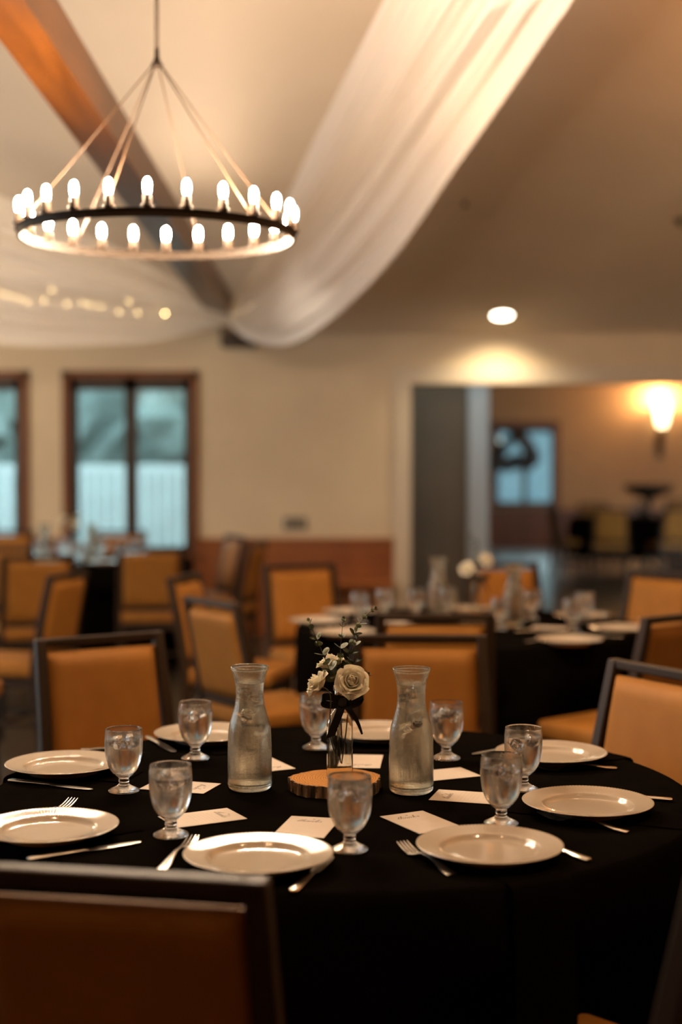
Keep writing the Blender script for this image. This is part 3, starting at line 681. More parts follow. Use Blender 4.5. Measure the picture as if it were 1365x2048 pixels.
# ---- thank-you cards
def pen(bm, pts, w0, n=5):
    P = crom([(x, y, 0) for x, y in pts], n); L_ = []; R_ = []
    for i, p in enumerate(P):
        d = P[min(i+1, len(P)-1)]-P[max(i-1, 0)]
        if d.length < 1e-9: d = Vector((1, 0, 0))
        d.normalize(); nn = Vector((-d.y, d.x, 0)); w1 = w0*(1.5 if d.y < -0.35 else 0.7)
        L_.append(bm.verts.new(p+nn*w1/2)); R_.append(bm.verts.new(p-nn*w1/2))
    for i in range(len(P)-1): bm.faces.new((L_[i], L_[i+1], R_[i+1], R_[i]))
def make_card():
    bm = bmesh.new(); box(bm, (-0.05, -0.075, 0), (0.05, 0.075, 0.0005)); c = obj('thank_you_card', bm, M_card)
    bm = bmesh.new()
    # "thanks" in a flowing hand; units of x-height, slanted
    def S(pts, ox): return [((ox+x+y*0.35)*0.0075-0.031, (y)*0.0075+0.036) for x, y in pts]
    w0 = 0.0012
    pen(bm, S([(0.0, 0.2), (0.35, 1.0), (0.7, 2.0), (0.5, 1.2), (0.38, 0.3), (0.55, 0.0), (0.9, 0.35)], 0), w0)
    pen(bm, S([(0.0, 1.35), (0.6, 1.45), (1.3, 1.4)], 0), w0*0.8)
    pen(bm, S([(0.9, 0.3), (1.35, 1.4), (1.55, 2.2), (1.35, 2.35), (1.2, 1.6), (1.12, 0.0), (1.3, 0.7), (1.6, 1.0), (1.8, 0.8), (1.75, 0.2), (1.95, 0.0), (2.25, 0.3)], 0), w0)
    pen(bm, S([(3.0, 0.9), (2.6, 1.0), (2.35, 0.5), (2.5, 0.05), (2.85, 0.2), (3.05, 0.9), (3.0, 0.2), (3.2, 0.0), (3.45, 0.4)], 0), w0)
    pen(bm, S([(3.45, 0.4), (3.6, 0.95), (3.6, 0.0), (3.8, 0.7), (4.1, 1.0), (4.25, 0.8), (4.2, 0.2), (4.4, 0.0), (4.7, 0.4)], 0), w0)
    pen(bm, S([(4.7, 0.4), (5.1, 1.4), (5.25, 2.2), (5.05, 2.3), (4.95, 1.5), (4.92, 0.0), (5.0, 0.6), (5.35, 1.0), (5.5, 0.75), (5.1, 0.55), (5.45, 0.1), (5.75, 0.1), (6.0, 0.5)], 0), w0)
    pen(bm, S([(6.0, 0.5), (6.25, 1.1), (6.35, 0.7), (6.5, 0.35), (6.35, 0.0), (6.0, 0.05)], 0), w0)
    # heart
    hv = []
    for k in range(20):
        a = 2*PI*k/20; hv.append(bm.verts.new((0.00018*16*math.sin(a)**3+0.001, 0.00018*(13*math.cos(a)-5*math.cos(2*a)-2*math.cos(3*a)-math.cos(4*a))+0.0565, 0)))
    bm.faces.new(hv)
    # lines of small print, too small to read
    rnd = random.Random(3)
    rows_ = [(0.020, 0.030), (0.012, 0.034), (0.004, 0.033), (-0.004, 0.034), (-0.012, 0.030), (-0.020, 0.024), (-0.032, 0.013), (-0.040, 0.019)]
    for yy, hw in rows_:
        x = -hw
        while x < hw:
            wl = rnd.uniform(0.003, 0.008); pts = []; q = x; s = 1
            while q < min(x+wl, hw): pts.append((q, yy+s*0.0007)); q += 0.0008; s = -s
            if len(pts) > 2: pen(bm, pts, 0.00025, 1)
            x += wl+0.0018
    for v in bm.verts: v.co.z = 0.00062
    obj('lettering', bm, M_ink, c); return c
card0 = make_card()
cards = [(-0.275, 2.80, 0.13, 0.07, 'thanks card just right of the front left goblet stem, its print sideways'), (-0.0655, 2.73, 0.033, 0.154, 'thanks card upright to us above the front centre plate'),
         (0.157, 2.767, -0.072, 0.133, 'thanks card above the front right plate, in front of the right carafe'), (0.269, 2.976, -0.96, 0.28, 'thanks card right of the right carafe base, heading to the left'),
         (0.228, 3.193, -0.915, -0.40, 'thanks card behind and right of the right carafe, shining pale'), (0.046, 3.337, -0.08, -1.0, 'upside-down thanks card just right of the flower bottle'),
         (-0.183, 3.30, 0.45, -0.89, 'thanks card corner peeping out right of the left carafe'), (-0.35, 3.075, 0.955, -0.297, 'thanks card behind the front left goblet rim, between two left goblets')]
for i, (x, y, ux, uy, lab) in enumerate(cards):
    o = card0 if i == 0 else dup(card0, (0, 0, 0), 0)
    o.location = (x, y, ZT+0.0004); o.rotation_euler = (0, 0, math.atan2(uy, ux)-PI/2); tag(o, lab, 'card', 'thanks cards on the near table')

# ---- wood slice
def m_slice():
    m = mat('end_grain_wood', rough=0.7, spec=0.12); b = m.node_tree.nodes['Principled BSDF']
    tc = N(m, 'ShaderNodeTexCoord'); wv = N(m, 'ShaderNodeTexWave', wave_type='RINGS', rings_direction='Z')
    wv.inputs['Scale'].default_value = 55; wv.inputs['Distortion'].default_value = 5; wv.inputs['Detail'].default_value = 3; wv.inputs['Detail Scale'].default_value = 2
    L(m, tc.outputs['Object'], wv.inputs['Vector'])
    r = N(m, 'ShaderNodeValToRGB'); r.color_ramp.elements[0].color = (0.30, 0.115, 0.012, 1); r.color_ramp.elements[1].color = (0.50, 0.215, 0.030, 1)
    L(m, wv.outputs['Fac'], r.inputs['Fac']); L(m, r.outputs[0], b.inputs['Base Color'])
    bp = N(m, 'ShaderNodeBump'); bp.inputs['Strength'].default_value = 0.25; bp.inputs['Distance'].default_value = 0.002; L(m, wv.outputs['Fac'], bp.inputs['Height']); L(m, bp.outputs[0], b.inputs['Normal'])
    return m
M_slice = m_slice()
M_bark = vary(mat('furrowed_bark', rough=0.9), (0.03, 0.017, 0.008), (0.30, 0.18, 0.09), 60, (1, 1, 0.12), bump=0.8, bscale=120, lo=0.4, hi=0.6)
def make_slice(label, group):
    t = thing('wood_slice', label, 'wood slice', (0, 0, 0), 0, group)
    ph = [random.uniform(0, 6) for _ in range(5)]
    def R(a): return 0.093+0.004*math.sin(2*a+ph[0])+0.003*math.sin(3*a+ph[1])+0.0022*math.sin(7*a+ph[2])
    H = 0.026; n = 144
    bm = bmesh.new(); top = []; 
    c0 = bm.verts.new((0, 0, H))
    for f in (0.33, 0.66, 1.0): top.append([bm.verts.new((R(2*PI*k/n)*f*math.cos(2*PI*k/n), R(2*PI*k/n)*f*math.sin(2*PI*k/n), H)) for k in range(n)])
    for k in range(n): bm.faces.new((c0, top[0][k], top[0][(k+1) % n]))
    for a, b in zip(top, top[1:]):
        for k in range(n): bm.faces.new((a[k], b[k], b[(k+1) % n], a[(k+1) % n]))
    bot = [bm.verts.new((v.co.x, v.co.y, 0)) for v in top[-1]]
    for k in range(n): bm.faces.new((top[-1][k], bot[k], bot[(k+1) % n], top[-1][(k+1) % n]))
    bm.faces.new(bot[::-1]); obj('wood', bm, M_slice, t)
    bm = bmesh.new(); rings = []; rnd = random.Random(4)
    ridge = [0.0018+0.0035*(rnd.random()) if k % 3 else 0.0008 for k in range(n)]
    for j, z in enumerate((H-0.0006, H*0.75, H*0.5, H*0.25, 0.0006)):
        rings.append([bm.verts.new(((R(2*PI*k/n)+ridge[k]*(0.8+0.4*math.sin(j+k)))*math.cos(2*PI*k/n), (R(2*PI*k/n)+ridge[k]*(0.8+0.4*math.sin(j+k)))*math.sin(2*PI*k/n), z)) for k in range(n)])
    it = [bm.verts.new(((R(2*PI*k/n)-0.0002)*math.cos(2*PI*k/n), (R(2*PI*k/n)-0.0002)*math.sin(2*PI*k/n), H+0.0004)) for k in range(n)]
    ib = [bm.verts.new(((R(2*PI*k/n)-0.0002)*math.cos(2*PI*k/n), (R(2*PI*k/n)-0.0002)*math.sin(2*PI*k/n), 0.0003)) for k in range(n)]
    rings = [it]+rings+[ib]
    for a, b in zip(rings, rings[1:]):
        for k in range(n): bm.faces.new((a[k], b[k], b[(k+1) % n], a[(k+1) % n]))
    obj('bark', bm, M_bark, t); return t
SL1 = Vector((-0.010, 3.045, ZT))
slice0 = make_slice('round wood slice with dark bark rim under the flower bottle', 'wood slices'); slice0.location = SL1

# ---- flower bottle with ribbon
def make_bottle(label):
    t = thing('flower_bottle', label, 'vase')
    BO = [(0.0, 0.0), (0.022, 0.0), (0.0270, 0.002), (0.0285, 0.006), (0.0285, 0.060), (0.0285, 0.108), (0.0270, 0.122), (0.0210, 0.135), (0.0140, 0.145), (0.0115, 0.155), (0.0112, 0.186), (0.0135, 0.188), (0.0140, 0.196), (0.0125, 0.199)]
    BI = [(0.0105, 0.198), (0.0095, 0.186), (0.0095, 0.155), (0.0118, 0.146), (0.0185, 0.1355), (0.0245, 0.122), (0.0262, 0.108), (0.0262, 0.060), (0.0262, 0.010), (0.022, 0.006), (0.0, 0.005)]
    bm = bmesh.new(); lathe(bm, smoothprof(BO, 2)+smoothprof(BI, 2), 48); obj('bottle', bm, M_clear, t, True, 55)
    r = ribbon(); r.parent = t; return t
def ribbon():
    bm = bmesh.new()
    def band(path, w, wd=Vector((0, 0, 1)), n=6, taper=None):
        P = crom(path, n); A = []; B = []
        for i, p in enumerate(P):
            ww = w*(taper(i/(len(P)-1)) if taper else 1)
            A.append(bm.verts.new(p+wd*ww/2)); B.append(bm.verts.new(p-wd*ww/2))
        for i in range(len(P)-1): bm.faces.new((A[i], A[i+1], B[i+1], B[i]))
    r = 0.0128
    band([(r*math.cos(a), r*math.sin(a), 0.164) for a in [2*PI*k/12 for k in range(13)]], 0.024, n=2)
    # bow faces the viewer side (-y)
    y0 = -0.0145
    band([(0.006, y0, 0.166), (-0.014, y0-0.008, 0.176), (-0.032, y0-0.010, 0.178), (-0.040, y0-0.004, 0.172), (-0.036, y0+0.003, 0.162), (-0.016, y0+0.002, 0.158), (0.006, y0, 0.162)], 0.016, Vector((0.1, 0.25, 1)).normalized())
    band([(0.008, y0, 0.164), (0.022, y0-0.008, 0.170), (0.040, y0-0.011, 0.178), (0.050, y0-0.005, 0.180), (0.043, y0+0.003, 0.166), (0.024, y0+0.002, 0.158), (0.008, y0, 0.161)], 0.015, Vector((-0.25, 0.25, 1)).normalized())
    # tails
    P = [(0.006, y0-0.002, 0.160), (-0.002, y0-0.010, 0.140), (-0.012, y0-0.014, 0.115), (-0.020, y0-0.016, 0.092)]
    band(P, 0.022, Vector((1, 0.15, 0.35)).normalized())
    P = [(0.010, y0-0.002, 0.160), (0.024, y0-0.010, 0.146), (0.038, y0-0.012, 0.124), (0.048, y0-0.013, 0.098)]
    band(P, 0.016, Vector((1, 0.1, 0.35)).normalized(), taper=lambda u: 1-0.75*u)
    bmesh.ops.solidify(bm, geom=bm.faces[:], thickness=0.0006)
    rb = obj('ribbon_bow', bm, M_ribbon, None, True, 50)
    bm = bmesh.new(); bmesh.ops.create_uvsphere(bm, u_segments=16, v_segments=10, radius=1, matrix=Matrix.Translation((0.006, y0-0.006, 0.165)) @ Matrix.Diagonal((0.011, 0.006, 0.010, 1)))
    obj('knot', bm, M_ribbon, rb, True); return rb
ZB = ZT+0.0264
bottle = make_bottle('clear glass bottle vase tied with a black ribbon bow, on the near wood slice')
bx, by = at(680, 1555, z=ZB).x, 3.05
bottle.location = (bx, by, ZB)

# ---- roses
def petal(bm, a0, wd, r0, r1, z0, z1, curl, rnd, nu=9, nv=8):
    G = []; jit = rnd.uniform(-.0015, .0015) if r1 > 0.012 else 0
    for j in range(nv+1):
        v = j/nv; row = []
        for i in range(nu+1):
            u = -1+2*i/nu
            sh = (1-0.30*abs(u)**3*v)                      # rounded top edge
            prof = math.sin(min(1, v*1.05)*PI/2)**0.75
            r = r0*(1-v)+r1*prof*1.0
            e = max(0, v-0.62)/0.38
            r += curl*e*e*(1+0.35*abs(u))
            hw = wd*(0.35+0.65*math.sin(min(1, v*1.25)*PI/2))*(1-0.35*max(0, v-0.8)/0.2*0.8)
            a = a0+u*hw
            z = z0+(z1-z0)*(v*sh)-curl*0.55*e*e+0.0022*math.sin(4*u+a0*3)*e+jit*v
            row.append(bm.verts.new(((r+0.0006*math.sin(3*u+a0)*v)*math.cos(a), (r+0.0006*math.sin(3*u+a0)*v)*math.sin(a), z)))
        G.append(row)
    for j in range(nv):
        for i in range(nu): bm.faces.new((G[j][i], G[j][i+1], G[j+1][i+1], G[j+1][i]))
def make_rose(label, group, stem_to, axis, head, seed=1, scale=1.0):
    """origin at the flower head; axis = the way the bloom faces; stem_to = stem's lower end (world)"""
    rnd = random.Random(seed); t = thing('white_rose', label, 'rose', head, 0, group)
    bm = bmesh.new()
    # tight centre then opening layers: (count, width, r_base, r_top, z0, z1, curl)
    lathe(bm, [(0, 0.004), (0.005, 0.008), (0.0052, 0.016), (0.003, 0.0225), (0, 0.0235)], 14)
    petal(bm, 0.3, 2.2, 0.0020, 0.0062, 0.004, 0.0262, -0.004, rnd); petal(bm, 2.6, 1.9, 0.0020, 0.0072, 0.004, 0.0264, -0.004, rnd)
    for (n, wd, r0, r1, z0, z1, cu, off) in ((3, 1.25, 0.003, 0.0102, 0.002, 0.0268, -0.003, 0.2), (3, 1.2, 0.004, 0.0135, 0.001, 0.0258, -0.001, 1.1), (4, 1.0, 0.005, 0.0165, 0.0, 0.0235, 0.0045, 0.5), (5, 0.85, 0.006, 0.0205, -0.001, 0.0205, 0.006, 0.9), (5, 0.85, 0.006, 0.0240, -0.003, 0.0160, 0.0075, 0.3)):
        for k in range(n): petal(bm, off+2*PI*k/n+rnd.uniform(-.12, .12), wd, r0, r1*rnd.uniform(0.95, 1.05), z0, z1*rnd.uniform(0.95, 1.05), cu*rnd.uniform(0.8, 1.2), rnd)
    bmesh.ops.solidify(bm, geom=bm.faces[:], thickness=0.00045)
    q = Vector((0, 0, 1)).rotation_difference(Vector(axis).normalized()).to_matrix().to_4x4()
    bmesh.ops.transform(bm, matrix=q @ Matrix.Scale(scale, 4), verts=bm.verts)
    obj('blossom', bm, M_rose, t, True, 60)
    ax = Vector(axis).normalized(); b0 = -ax*0.004*scale; e = Vector(stem_to)-Vector(head)
    bm = bmesh.new(); tube(bm, crom([b0, b0-ax*0.02+Vector((0, 0, -0.008)), e*0.55+Vector((0, 0, -0.01)), e], 5), 0.0014, 6); obj('stem', bm, M_stem, t, True)
    bm = bmesh.new()
    for k in range(5):
        a = 2*PI*k/5
        vs = [bm.verts.new(p_) for p_ in ((0.003*math.cos(a-.5), 0.003*math.sin(a-.5), -0.002), (0.016*math.cos(a), 0.016*math.sin(a), 0.003), (0.003*math.cos(a+.5), 0.003*math.sin(a+.5), -0.002))]
        bm.faces.new(vs)
    lathe(bm, [(0, -0.006), (0.004, -0.004), (0.0045, 0.0), (0, 0.001)], 10)
    bmesh.ops.transform(bm, matrix=q @ Matrix.Scale(scale, 4), verts=bm.verts); obj('calyx', bm, M_stem, t)
    return t
neck = Vector((bx, by, ZB+0.199))
def inb(dx, dy, z): return (bx+dx, by+dy, ZB+z)
gR = 'white roses in the near bottle'
make_rose('ivory rose facing us on the right of the near bouquet', gR, inb(0.004, -0.003, 0.03), (0.12, -0.88, 0.40), tuple(at(703, 1366, Y=3.035)), 1, 1.12)
make_rose('ivory rose turned sideways at the left of the near bouquet', gR, inb(-0.005, 0.0, 0.03), (-0.80, -0.12, 0.58), tuple(at(643, 1372, Y=3.02)), 2, 1.0)
make_rose('ivory rose at the back of the near bouquet behind the eucalyptus leaves', gR, inb(0.002, 0.005, 0.03), (-0.25, 0.2, 0.95), tuple(at(664, 1335, Y=3.075)), 3, 1.0)
# ---- eucalyptus sprigs
def leaf_disc(bm, p, d, up, r, rnd):
    """round cupped leaf whose stalk starts at p and grows along d"""
    d = d.normalized(); s = d.cross(up).normalized(); nn = s.cross(d)
    c = p+d*(r*1.05)
    ctr = bm.verts.new(c-nn*r*0.12); ring = []
    for k in range(12):
        a = 2*PI*k/12; rr = r*(1+0.06*math.cos(a*2)); ring.append(bm.verts.new(c+d*rr*math.cos(a)*1.05+s*rr*0.92*math.sin(a)+nn*r*0.10*abs(math.sin(a))))
    for k in range(12): bm.faces.new((ctr, ring[k], ring[(k+1) % 12]))
def make_sprig(label, pts, n, r0, r1, seed, group='eucalyptus sprigs in the near bottle', name='eucalyptus_sprig'):
    rnd = random.Random(seed); t = thing(name, label, 'leafy sprig', tuple(pts[0]), 0, group)
    o0 = Vector(pts[0]); P = crom([Vector(p)-o0 for p in pts], 8)
    bm = bmesh.new(); tube(bm, P, [0.0012-0.0007*i/len(P) for i in range(len(P))], 6); obj('stem', bm, M_stem, t, True)
    i0 = int(len(P)*0.36)
    bm = bmesh.new()
    for k in range(n):
        f = k/(n-1); idx = min(len(P)-2, int(i0+(len(P)-1-i0)*f)); p = P[idx]; d = (P[idx+1]-P[idx]).normalized()
        r = 1.35*(r0+(r1-r0)*f); ph = k*PI/2+rnd.uniform(-.5, .5)
        x = d.cross(Vector((0, 1, 0))).normalized(); y = d.cross(x)
        for s in (0, PI):
            dirn = (x*math.cos(ph+s)+y*math.sin(ph+s))*0.9+d*(0.35+0.5*f)
            leaf_disc(bm, p, dirn, d+Vector((rnd.uniform(-.3, .3), rnd.uniform(-.5, .1), rnd.uniform(-.3, .3))), r*rnd.uniform(0.85, 1.15), rnd)
    if True: leaf_disc(bm, P[-1], d, Vector((0, -1, 0)), r1*0.9, rnd)
    bmesh.ops.solidify(bm, geom=bm.faces[:], thickness=0.0004)
    obj('leaves', bm, M_leaf, t, True); return t
inn = Vector(inb(0, 0, 0.19))
make_sprig('eucalyptus sprig leaning left above the sideways rose', [inb(-0.004, 0.004, 0.05), inn+Vector((-0.003, 0, 0)), at(660, 1340, Y=3.03), at(640, 1292, Y=3.03), at(619, 1243, Y=3.03)], 9, 0.0085, 0.0045, 1)
make_sprig('eucalyptus sprig standing upright in the middle of the near bouquet', [inb(0.0, 0.006, 0.05), inn+Vector((0, 0.002, 0)), at(681, 1340, Y=3.06), at(682, 1290, Y=3.06), at(687, 1240, Y=3.06)], 8, 0.0085, 0.0042, 2)
make_sprig('eucalyptus sprig reaching far up to the right, tip above the others', [inb(0.005, 0.004, 0.05), inn+Vector((0.003, 0.002, 0)), at(696, 1330, Y=3.07), at(710, 1270, Y=3.07), at(727, 1238, Y=3.07), at(750, 1217, Y=3.07)], 11, 0.0080, 0.0030, 3)
make_sprig('short eucalyptus sprig right of the upright one behind the rose', [inb(0.006, 0.0, 0.05), inn+Vector((0.004, 0.0, 0)), at(705, 1335, Y=3.09), at(711, 1295, Y=3.09), at(712, 1262, Y=3.09)], 7, 0.0075, 0.0050, 4)
make_sprig('small leaf twig poking out right of the rose facing us', [inb(0.003, 0.003, 0.09), inn+Vector((0.004, 0.003, 0)), at(712, 1365, Y=3.08), at(726, 1357, Y=3.07), at(734, 1350, Y=3.07)], 3, 0.0052, 0.0042, 5)

# ================================================================== MIDDLE AND WINDOW TABLE SETTINGS
def strip_dup(src, loc, rz, lab, grp): return dup(src, loc, rz, lab, grp)
plo = make_plate_lo(); npl = [0]
def far_plate(x, y, lab, grp, z=ZT+0.0004):
    o = plo if npl[0] == 0 else plo.copy()
    if npl[0]: C.objects.link(o)
    npl[0] += 1; o.location = (x, y, z); tag(o, lab, 'plate', grp)
g = 'plates on the middle table'
for (px_, py_, lab) in ((637, 1239, 'white plate at the left edge of the middle table'), (690, 1262, 'white plate on the middle table just above the eucalyptus'), (1140, 1277, 'white plate nearest us on the right half of the middle table'),
                      (1242, 1254, 'white plate at the right edge of the middle table'), (1166, 1229, 'white plate behind the pair of goblets on the middle table'), (700, 1221, 'white plate at the back left of the middle table behind the goblets'),
                      (930, 1216, 'white plate behind the flower bottle of the middle table'), (880, 1285, 'white plate on the middle table, hidden behind the two chair rails')):
    p = at(px_, py_, z=0.770); far_plate(p.x, p.y, lab, g)
g = 'goblets on the middle table'
for i, (px_, py_, lab) in enumerate(((720, 1246, 'goblet on the middle table, left of all the others'), (769, 1236, 'tall-looking goblet on the middle table, second from its left'), (832, 1237, 'goblet on the middle table left of its left carafe'),
                       (1064, 1238, 'goblet on the middle table just right of its right carafe'), (1146, 1262, 'front goblet of the pair at the right of the middle table'), (1170, 1246, 'rear goblet of the pair at the right of the middle table'),
                       (896, 1234, 'goblet on the middle table right of its left carafe'), (1000, 1258, 'goblet on the middle table in front of its flowers'))):
    p = at(px_, py_, z=ZT); dup(gob[i % 4], (p.x, p.y, ZT), 0.7*i, lab, g)
g = 'carafes on the middle table'
p = at(877, 1230, z=ZT); dup(car0, (p.x, p.y, ZT), 0.5, 'glass carafe of water on the middle table, left of the white roses', g)
p = at(1028, 1252, z=ZT); dup(car0, (p.x, p.y, ZT), 1.9, 'glass carafe of water on the middle table, right of the white roses', g)
dup(slice0, (0.61, 6.36, ZT), 1.0, 'wood slice under the flowers of the middle table', 'wood slices')
b2 = dup(bottle, (0.61, 6.36, ZB), 0.2, 'small flower bottle with black ribbon on the middle table')
def nearest_bouquet(ox, oy, specs, sprigs, grp, tail):
    for k, (dx, dy, dz, ax, lab) in enumerate(specs):
        make_rose(lab, grp, (ox, oy, ZB+0.05), ax, (ox+dx, oy+dy, ZB+dz), 10+k, 1.05)
    for k, (pts, lab) in enumerate(sprigs):
        make_sprig(lab, [Vector((ox, oy, ZB+0.06)), Vector((ox, oy, ZB+0.2))]+[Vector((ox+a, oy+b, ZB+c)) for a, b, c in pts], 7, 0.008, 0.004, 20+k, 'eucalyptus sprigs on the '+tail)
nearest_bouquet(0.61, 6.36, [(-0.045, -0.02, 0.205, (-0.4, -0.8, 0.4), 'left ivory rose of the pair on the middle table'), (0.035, -0.01, 0.240, (0.35, -0.8, 0.5), 'right ivory rose of the pair on the middle table')],
                [([(-0.01, 0, 0.26), (-0.02, 0, 0.32), (-0.03, 0, 0.36)], 'eucalyptus sprig above the roses of the middle table'), ([(0.0, 0, 0.25), (0.005, 0.01, 0.30), (0.0, 0, 0.33)], 'shorter eucalyptus sprig in the middle table flowers')], 'roses on the middle table', 'middle table')
for i, (px_, py_, an, kd, lab) in enumerate(((1095, 1283, 0.3, 'fork', 'fork left of the nearest plate on the middle table'), (1195, 1272, 2.6, 'knife', 'knife beside the nearest plate of the middle table'), (1080, 1262, 0.2, 'knife', 'knife lying between carafe and plate on the middle table'), (760, 1262, 1.2, 'fork', 'fork on the middle table near the chair rail'), (1275, 1243, 2.9, 'fork', 'fork at the right rim of the middle table'))):
    p = at(px_, py_, z=ZT); cutlery(kd, p.x, p.y, an, lab, 'cutlery on the middle table')
for i, (px_, py_, an, lab) in enumerate(((1100, 1256, 1.2, 'thanks card on the middle table left of the paired goblets'), (800, 1243, -0.5, 'thanks card on the left half of the middle table'), (960, 1268, 0.1, 'thanks card on the middle table in front of its flowers'))):
    p = at(px_, py_, z=ZT); dup(card0, (p.x, p.y, ZT+0.0004), an, lab, 'thanks cards on the middle table')
# window table
g = 'plates on the window table'
for k in range(8):
    a = k*PI/4+0.35; where = ('right', 'back right', 'back', 'back left', 'left', 'front left', 'front', 'front right')[k]
    far_plate(T3[0]+0.56*math.cos(a), T3[1]+0.56*math.sin(a), 'white plate on the window table, %s seat' % where, g)
g = 'goblets on the window table'
for i in range(8):
    a = i*PI/4+0.75; where = ('back right', 'back centre', 'back left', 'far left', 'front left', 'front centre', 'front right', 'far right')[i]
    dup(gob[i % 4], (T3[0]+0.38*math.cos(a), T3[1]+0.38*math.sin(a), ZT), i, 'goblet catching window light on the window table, %s' % where, g)
g = 'carafes on the window table'
dup(car0, (-2.16, 10.35, ZT), 0.3, 'glass carafe catching window light, left on the window table', g)
dup(car0, (-1.80, 10.28, ZT), 1.3, 'glass carafe catching window light, right on the window table', g)
dup(slice0, (-1.98, 10.5, ZT), 2.0, 'wood slice under the flowers of the window table', 'wood slices')
dup(bottle, (-1.98, 10.5, ZB), 0.2, 'small flower bottle with black ribbon on the window table')
nearest_bouquet(-1.98, 10.5, [(0.01, -0.02, 0.225, (0.1, -0.9, 0.4), 'front ivory rose on the window table'), (-0.07, -0.01, 0.26, (-0.5, -0.6, 0.5), 'left ivory rose on the window table'), (0.02, 0.03, 0.27, (0.2, 0.1, 0.9), 'rear ivory rose on the window table')],
                [([(-0.02, 0, 0.26), (-0.04, 0, 0.32), (-0.05, 0, 0.34)], 'eucalyptus sprig in the window table flowers')], 'roses on the window table', 'window table')

# ================================================================== CHANDELIER
CH = Vector((-0.577, 4.5, 2.16)); CR = 0.428
ch = thing('ring_chandelier', 'dark bronze wagon-wheel ring chandelier with candle bulbs hanging from a rod', 'chandelier', tuple(CH))
bm = bmesh.new(); lathe(bm, [(CR+0.004, -0.006), (CR+0.004, 0.016), (CR-0.004, 0.016), (CR-0.004, -0.006), (CR+0.004, -0.006)], 96); lathe(bm, [(CR+0.011, 0.014), (CR+0.011, 0.019), (CR-0.011, 0.019), (CR-0.011, 0.014), (CR+0.011, 0.014)], 96)
obj('ring', bm, M_bronze, ch, True, 40)
hub = Vector((0, 0, 2.70-CH.z))
bm = bmesh.new(); lathe(bm, [(0, -0.012), (0.016, -0.010), (0.020, 0.0), (0.014, 0.006), (0.008, 0.022), (0.007, 0.05), (0, 0.052)], 20, tuple(hub)); obj('hub', bm, M_bronze, ch, True, 40)
zc = ZW+SL*(YW-4.5)
bm = bmesh.new(); tube(bm, [hub+Vector((0, 0, 0.04)), Vector((0, 0, zc-CH.z-0.01))], 0.0065, 10); obj('rod', bm, M_bronze, ch, True)
bm = bmesh.new(); lathe(bm, [(0, -0.05), (0.03, -0.045), (0.06, -0.02), (0.062, -0.005), (0, -0.005)], 24, (0, 0, zc-CH.z)); obj('ceiling_canopy', bm, M_bronze, ch, True, 40)
for k in range(6):
    a = 2*PI*k/6+0.30; q = Vector((CR*math.cos(a), CR*math.sin(a), 0.016))
    bm = bmesh.new(); tube(bm, [hub+Vector((0.012*math.cos(a), 0.012*math.sin(a), 0)), q], 0.0022, 8); obj('cable', bm, M_cable, ch, True)
bmB = bmesh.new(); lathe(bmB, smoothprof([(0, 0.034), (0.007, 0.036), (0.0108, 0.048), (0.0112, 0.060), (0.009, 0.073), (0.004, 0.080), (0, 0.081)], 2), 16)
mb = bpy.data.meshes.new('bulb'); bmesh.ops.recalc_face_normals(bmB, faces=bmB.faces); bmB.to_mesh(mb); bmB.free(); mb.materials.append(M_bulb)
bmS = bmesh.new(); lathe(bmS, [(0, 0), (0.0120, 0), (0.0120, 0.034), (0.010, 0.036), (0, 0.036)], 16)
ms = bpy.data.meshes.new('candle_sleeve'); bmesh.ops.recalc_face_normals(bmS, faces=bmS.faces); bmS.to_mesh(ms); bmS.free(); ms.materials.append(M_sleeve)
bmD = bmesh.new(); lathe(bmD, [(0, 0), (0.010, 0), (0.019, 0.006), (0.019, 0.008), (0, 0.006)], 16)
md = bpy.data.meshes.new('drip_cup'); bmesh.ops.recalc_face_normals(bmD, faces=bmD.faces); bmD.to_mesh(md); bmD.free(); md.materials.append(M_bronze)
for m_ in (mb, ms, md):
    for p_ in m_.polygons: p_.use_smooth = True
for k in range(24):
    a = 2*PI*k/24+0.06; q = (CR*math.cos(a), CR*math.sin(a), 0.019)
    for nm, me, dz in (('bulb', mb, 0.004), ('candle_sleeve', ms, 0.004), ('drip_cup', md, 0)):
        o = bpy.data.objects.new(nm, me); C.objects.link(o); o.parent = ch; o.location = (q[0], q[1], q[2]+dz)

# ================================================================== DRAPES
def swag(name, label, rows, m, folds, amp, nx=70, ns=8, group=None, phase=0.0, belly=0.10):
    U = crom([at(*r[0], Y=r[2]+r[3]) for r in rows], ns); Lo = crom([at(*r[1], Y=r[2]-r[3]*0.3) for r in rows], ns)
    bm = bmesh.new(); G = []; n = len(U)
    for i in range(n):
        t = i/(n-1); u = U[i]; l = Lo[i]; tan = (U[min(i+1, n-1)]-U[max(i-1, 0)]).normalized(); wv = l-u
        nn = tan.cross(wv).normalized() if wv.length > 1e-6 else Vector((0, 1, 0))
        if nn.y > 0: nn = -nn
        row = []
        for k in range(nx+1):
            s = k/nx; A = amp*min(1, 0.25+t*2.2)*(0.4+0.6*math.sin(PI*s)**0.5)
            d = 0
            for fr, am, ph in folds: d += am*math.sin(2*PI*fr*(s+0.05*math.sin(3*t+ph))+ph+phase+1.3*t)
            d += 0.5*math.sin(2*PI*5*s*s+2*t)
            row.append(bm.verts.new(u+wv*s+nn*(A*d+belly*wv.length*math.sin(PI*s))))
        G.append(row)
    for a, b in zip(G, G[1:]):
        for k in range(nx): bm.faces.new((a[k], a[k+1], b[k+1], b[k]))
    o = obj(name, bm, m, None, True)
    return tag(o, label, 'drape', group)
